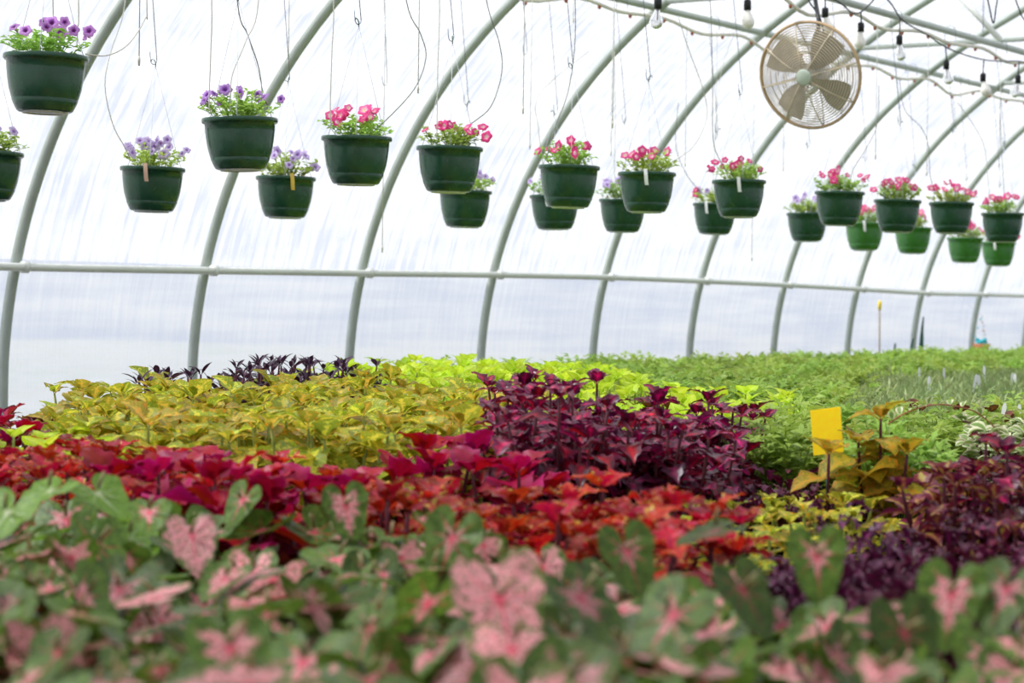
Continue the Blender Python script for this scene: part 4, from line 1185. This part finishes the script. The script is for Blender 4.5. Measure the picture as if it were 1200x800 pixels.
# ------------------------------------------------------------------ string of lights
def string_light(sockets, cable, Y, label, white):
    P = lambda q: at(q[0], q[1], Y=Y)
    root = bpy.data.objects.new('string_light', None); C.objects.link(root)
    o0 = P(cable[0]); root.location = o0
    tag(root, label, 'string lights', 'string lights')
    cp = spline([P(c) - o0 for c in cable], 6)
    mb = MB(); mb.tube(cp, 0.0042, 6); obj('cable', mb.mesh('light_cable', M_blackcable), root)
    for i, s in enumerate(sockets):
        p = P(s) - o0
        n_ = min(cp, key=lambda c: (c.x - p.x) ** 2 + (c.y - p.y) ** 2)
        mb = MB(); mb.tube([(n_.x - p.x, n_.y - p.y, n_.z - p.z), (0, 0, 0.03), (0, 0, 0.018)], [0.004, 0.004, 0.006], 6)
        mb.lathe([(0.001, 0.022), (0.014, 0.020), (0.017, 0.012), (0.017, -0.028), (0.001, -0.028)], 12)
        so = obj('socket', mb.mesh('socket', M_black), root, Matrix.Translation(p))
        mb = MB(); mb.lathe([(0.010, -0.026), (0.012, -0.034), (0.018, -0.05), (0.029, -0.072), (0.031, -0.086), (0.026, -0.102), (0.012, -0.113), (0.001, -0.115)], 16)
        wh = i in white
        b_ = obj('bulb', mb.mesh('bulb', M_bulb if wh else M_glass), so, Matrix.Rotation(R.uniform(-.25, .25), 4, 'X'))
        if not wh:
            mb = MB(); mb.tube([(0, 0, -0.03), (0, 0, -0.075)], 0.004, 6); obj('filament', mb.mesh('filament', M_brass), so)
string_light([(771, 3), (876, 5), (967, 14), (1009, 31), (1054, 46), (1109, 75), (1152, 90), (1193, 92)],
             [(700, -70), (771, -30), (820, -22), (876, -22), (930, -14), (967, -6), (988, 6), (998, 15), (1009, 14), (1022, 2), (1030, -8), (1044, 4), (1058, 24), (1085, 40), (1108, 55), (1130, 64), (1153, 70), (1175, 72), (1200, 73), (1250, 90)],
             4.86, 'black cable of hanging light bulbs strung along the inner purlin', {1, 2, 3, 6})
string_light([(1240, 40)], [(1125, -40), (1150, -30), (1158, 2), (1164, 27), (1168, 4), (1174, -25), (1185, -20), (1192, 5), (1202, 24), (1215, 10), (1240, 10)], 4.35, 'black cable of lights looping in the roof beyond the struts', {0})
# hanging chain
p = at(1152, 34, Y=4.95)
root = obj('chain', None); root.location = p
tag(root, 'thin steel chain hanging from the roof to the strut joint', 'chain')
mb = MB()
for k in range(10): mb.tube([(0.004 * math.cos(a) * (k % 2), 0.004 * math.cos(a) * ((k + 1) % 2), 0.03 * k + 0.018 * math.sin(a)) for a in [2 * PI * j / 8 for j in range(9)]], 0.0016, 5, cap=False)
obj('link_run', mb.mesh('chain_links', M_wire), root, kind='stuff')

# ------------------------------------------------------------------ circulation fan
fc = at(949, 88, Y=4.80)
nrm = (Vector((0, 0, CZ)) - fc).normalized()
rt = Vector((0, 0, 1)).cross(nrm).normalized()       # to camera right when looking at the fan
nrm = (nrm * 1.0 - rt * 0.42 - Vector((0, 0, 1)) * 0.16).normalized()
upf = Vector((0, 0, 1)); upf = (upf - nrm * upf.dot(nrm)).normalized(); xf = upf.cross(nrm)
MF = Matrix(((xf.x, upf.x, nrm.x, fc.x), (xf.y, upf.y, nrm.y, fc.y), (xf.z, upf.z, nrm.z, fc.z), (0, 0, 0, 1)))
fan = obj('circulation_fan', None); fan.matrix_local = MF
tag(fan, 'round cage circulation fan with tan wire guard hanging from the purlin', 'fan')
RF = 0.258
def ring(r, z, n=48): return [(r * math.cos(2 * PI * k / n), r * math.sin(2 * PI * k / n), z) for k in range(n + 1)]
mb = MB(); mb.tube(ring(RF, 0.0, 64), 0.008, 6, cap=False); mb.tube(ring(RF, -0.012, 64), 0.006, 6, cap=False); obj('rim', mb.mesh('fan_rim', M_rim), fan)
def guard(sgn, nm):
    g = MB()
    nr_ = 18
    zf = lambda r: sgn * 0.075 * (1 - (r / RF) ** 2.4)
    for i in range(nr_):
        r = 0.045 + (RF - 0.05) * i / nr_
        g.tube(ring(r, zf(r), 48), 0.0024 if sgn > 0 else 0.0013, 4, cap=False)
    o = obj(nm, g.mesh(nm, M_guard), fan)
    for k in range(8):
        a = 2 * PI * k / 8 + 0.2
        s = MB(); s.tube([(r * math.cos(a), r * math.sin(a), zf(r) + sgn * 0.002) for r in (0.03, 0.09, 0.15, 0.21, RF)], 0.0032, 5); obj('spoke', s.mesh('spoke', M_guard), o)
    return o
guard(1, 'front_guard'); guard(-1, 'rear_guard')
mb = MB(); mb.lathe([(0.001, 0.084), (0.034, 0.084), (0.04, 0.078), (0.04, 0.07), (0.001, 0.07)], 20); obj('badge', mb.mesh('badge', M_hub), fan)
mb = MB(); mb.lathe([(0.001, 0.03), (0.03, 0.03), (0.034, 0.02), (0.034, -0.02), (0.001, -0.02)], 16); hub = obj('hub', mb.mesh('hub', M_motor), fan)
mb = MB(); verts = []; faces = []; 
for j in range(7):
    r = 0.025 + 0.2 * j / 6; wd = 0.35 + 0.30 * math.sin(PI * min(1, j / 6 * 0.75 + 0.1))
    for k in range(5):
        a = (k / 4 - 0.5) * wd * 1.45 + 0.12 * j / 6
        verts.append((r * math.cos(a), r * math.sin(a), 0.055 * (k / 4 - 0.5) * (1 - 0.3 * j / 6)))
for j in range(6):
    for k in range(4): faces.append((j * 5 + k, j * 5 + k + 1, j * 5 + k + 6, j * 5 + k + 5))
mb.add(verts, faces); me_bl = mb.mesh('blade', M_blade)
for k in range(4): obj('blade', me_bl, hub, Matrix.Rotation(2 * PI * k / 4 + 0.85, 4, 'Z'))
mb = MB(); mb.lathe([(0.001, -0.02), (0.05, -0.02), (0.06, -0.04), (0.06, -0.12), (0.045, -0.15), (0.001, -0.155)], 20); obj('motor', mb.mesh('motor', M_motor), fan)
# yoke and hanger up to the purlin
inv = MF.inverted()
topw = at(955, -8, Y=YP_A); topw.z = ZP_A - 0.02
mb = MB(); mb.tube([inv @ q for q in (fc - nrm * 0.10 + Vector((0, 0, 0.04)), fc - nrm * 0.10 + Vector((0, 0, 0.26)), topw)], 0.011, 8); obj('hanger_bracket', mb.mesh('hanger_bracket', M_black), fan)
mb = MB(); mb.tube([inv @ q for q in spline([fc - nrm * 0.13, fc - nrm * 0.2 + Vector((0, 0, .1)), fc - nrm * 0.12 + Vector((0, 0, .26)), topw + Vector((-0.06, 0, -.03)), topw + Vector((-0.09, 0, .03))], 6)], 0.0045, 6); obj('power_cord', mb.mesh('power_cord', M_blackcable), fan)

bpy.context.view_layer.update()
print('COUNTS', counts, len(bpy.data.objects), sum(len(m.polygons) for m in bpy.data.meshes))
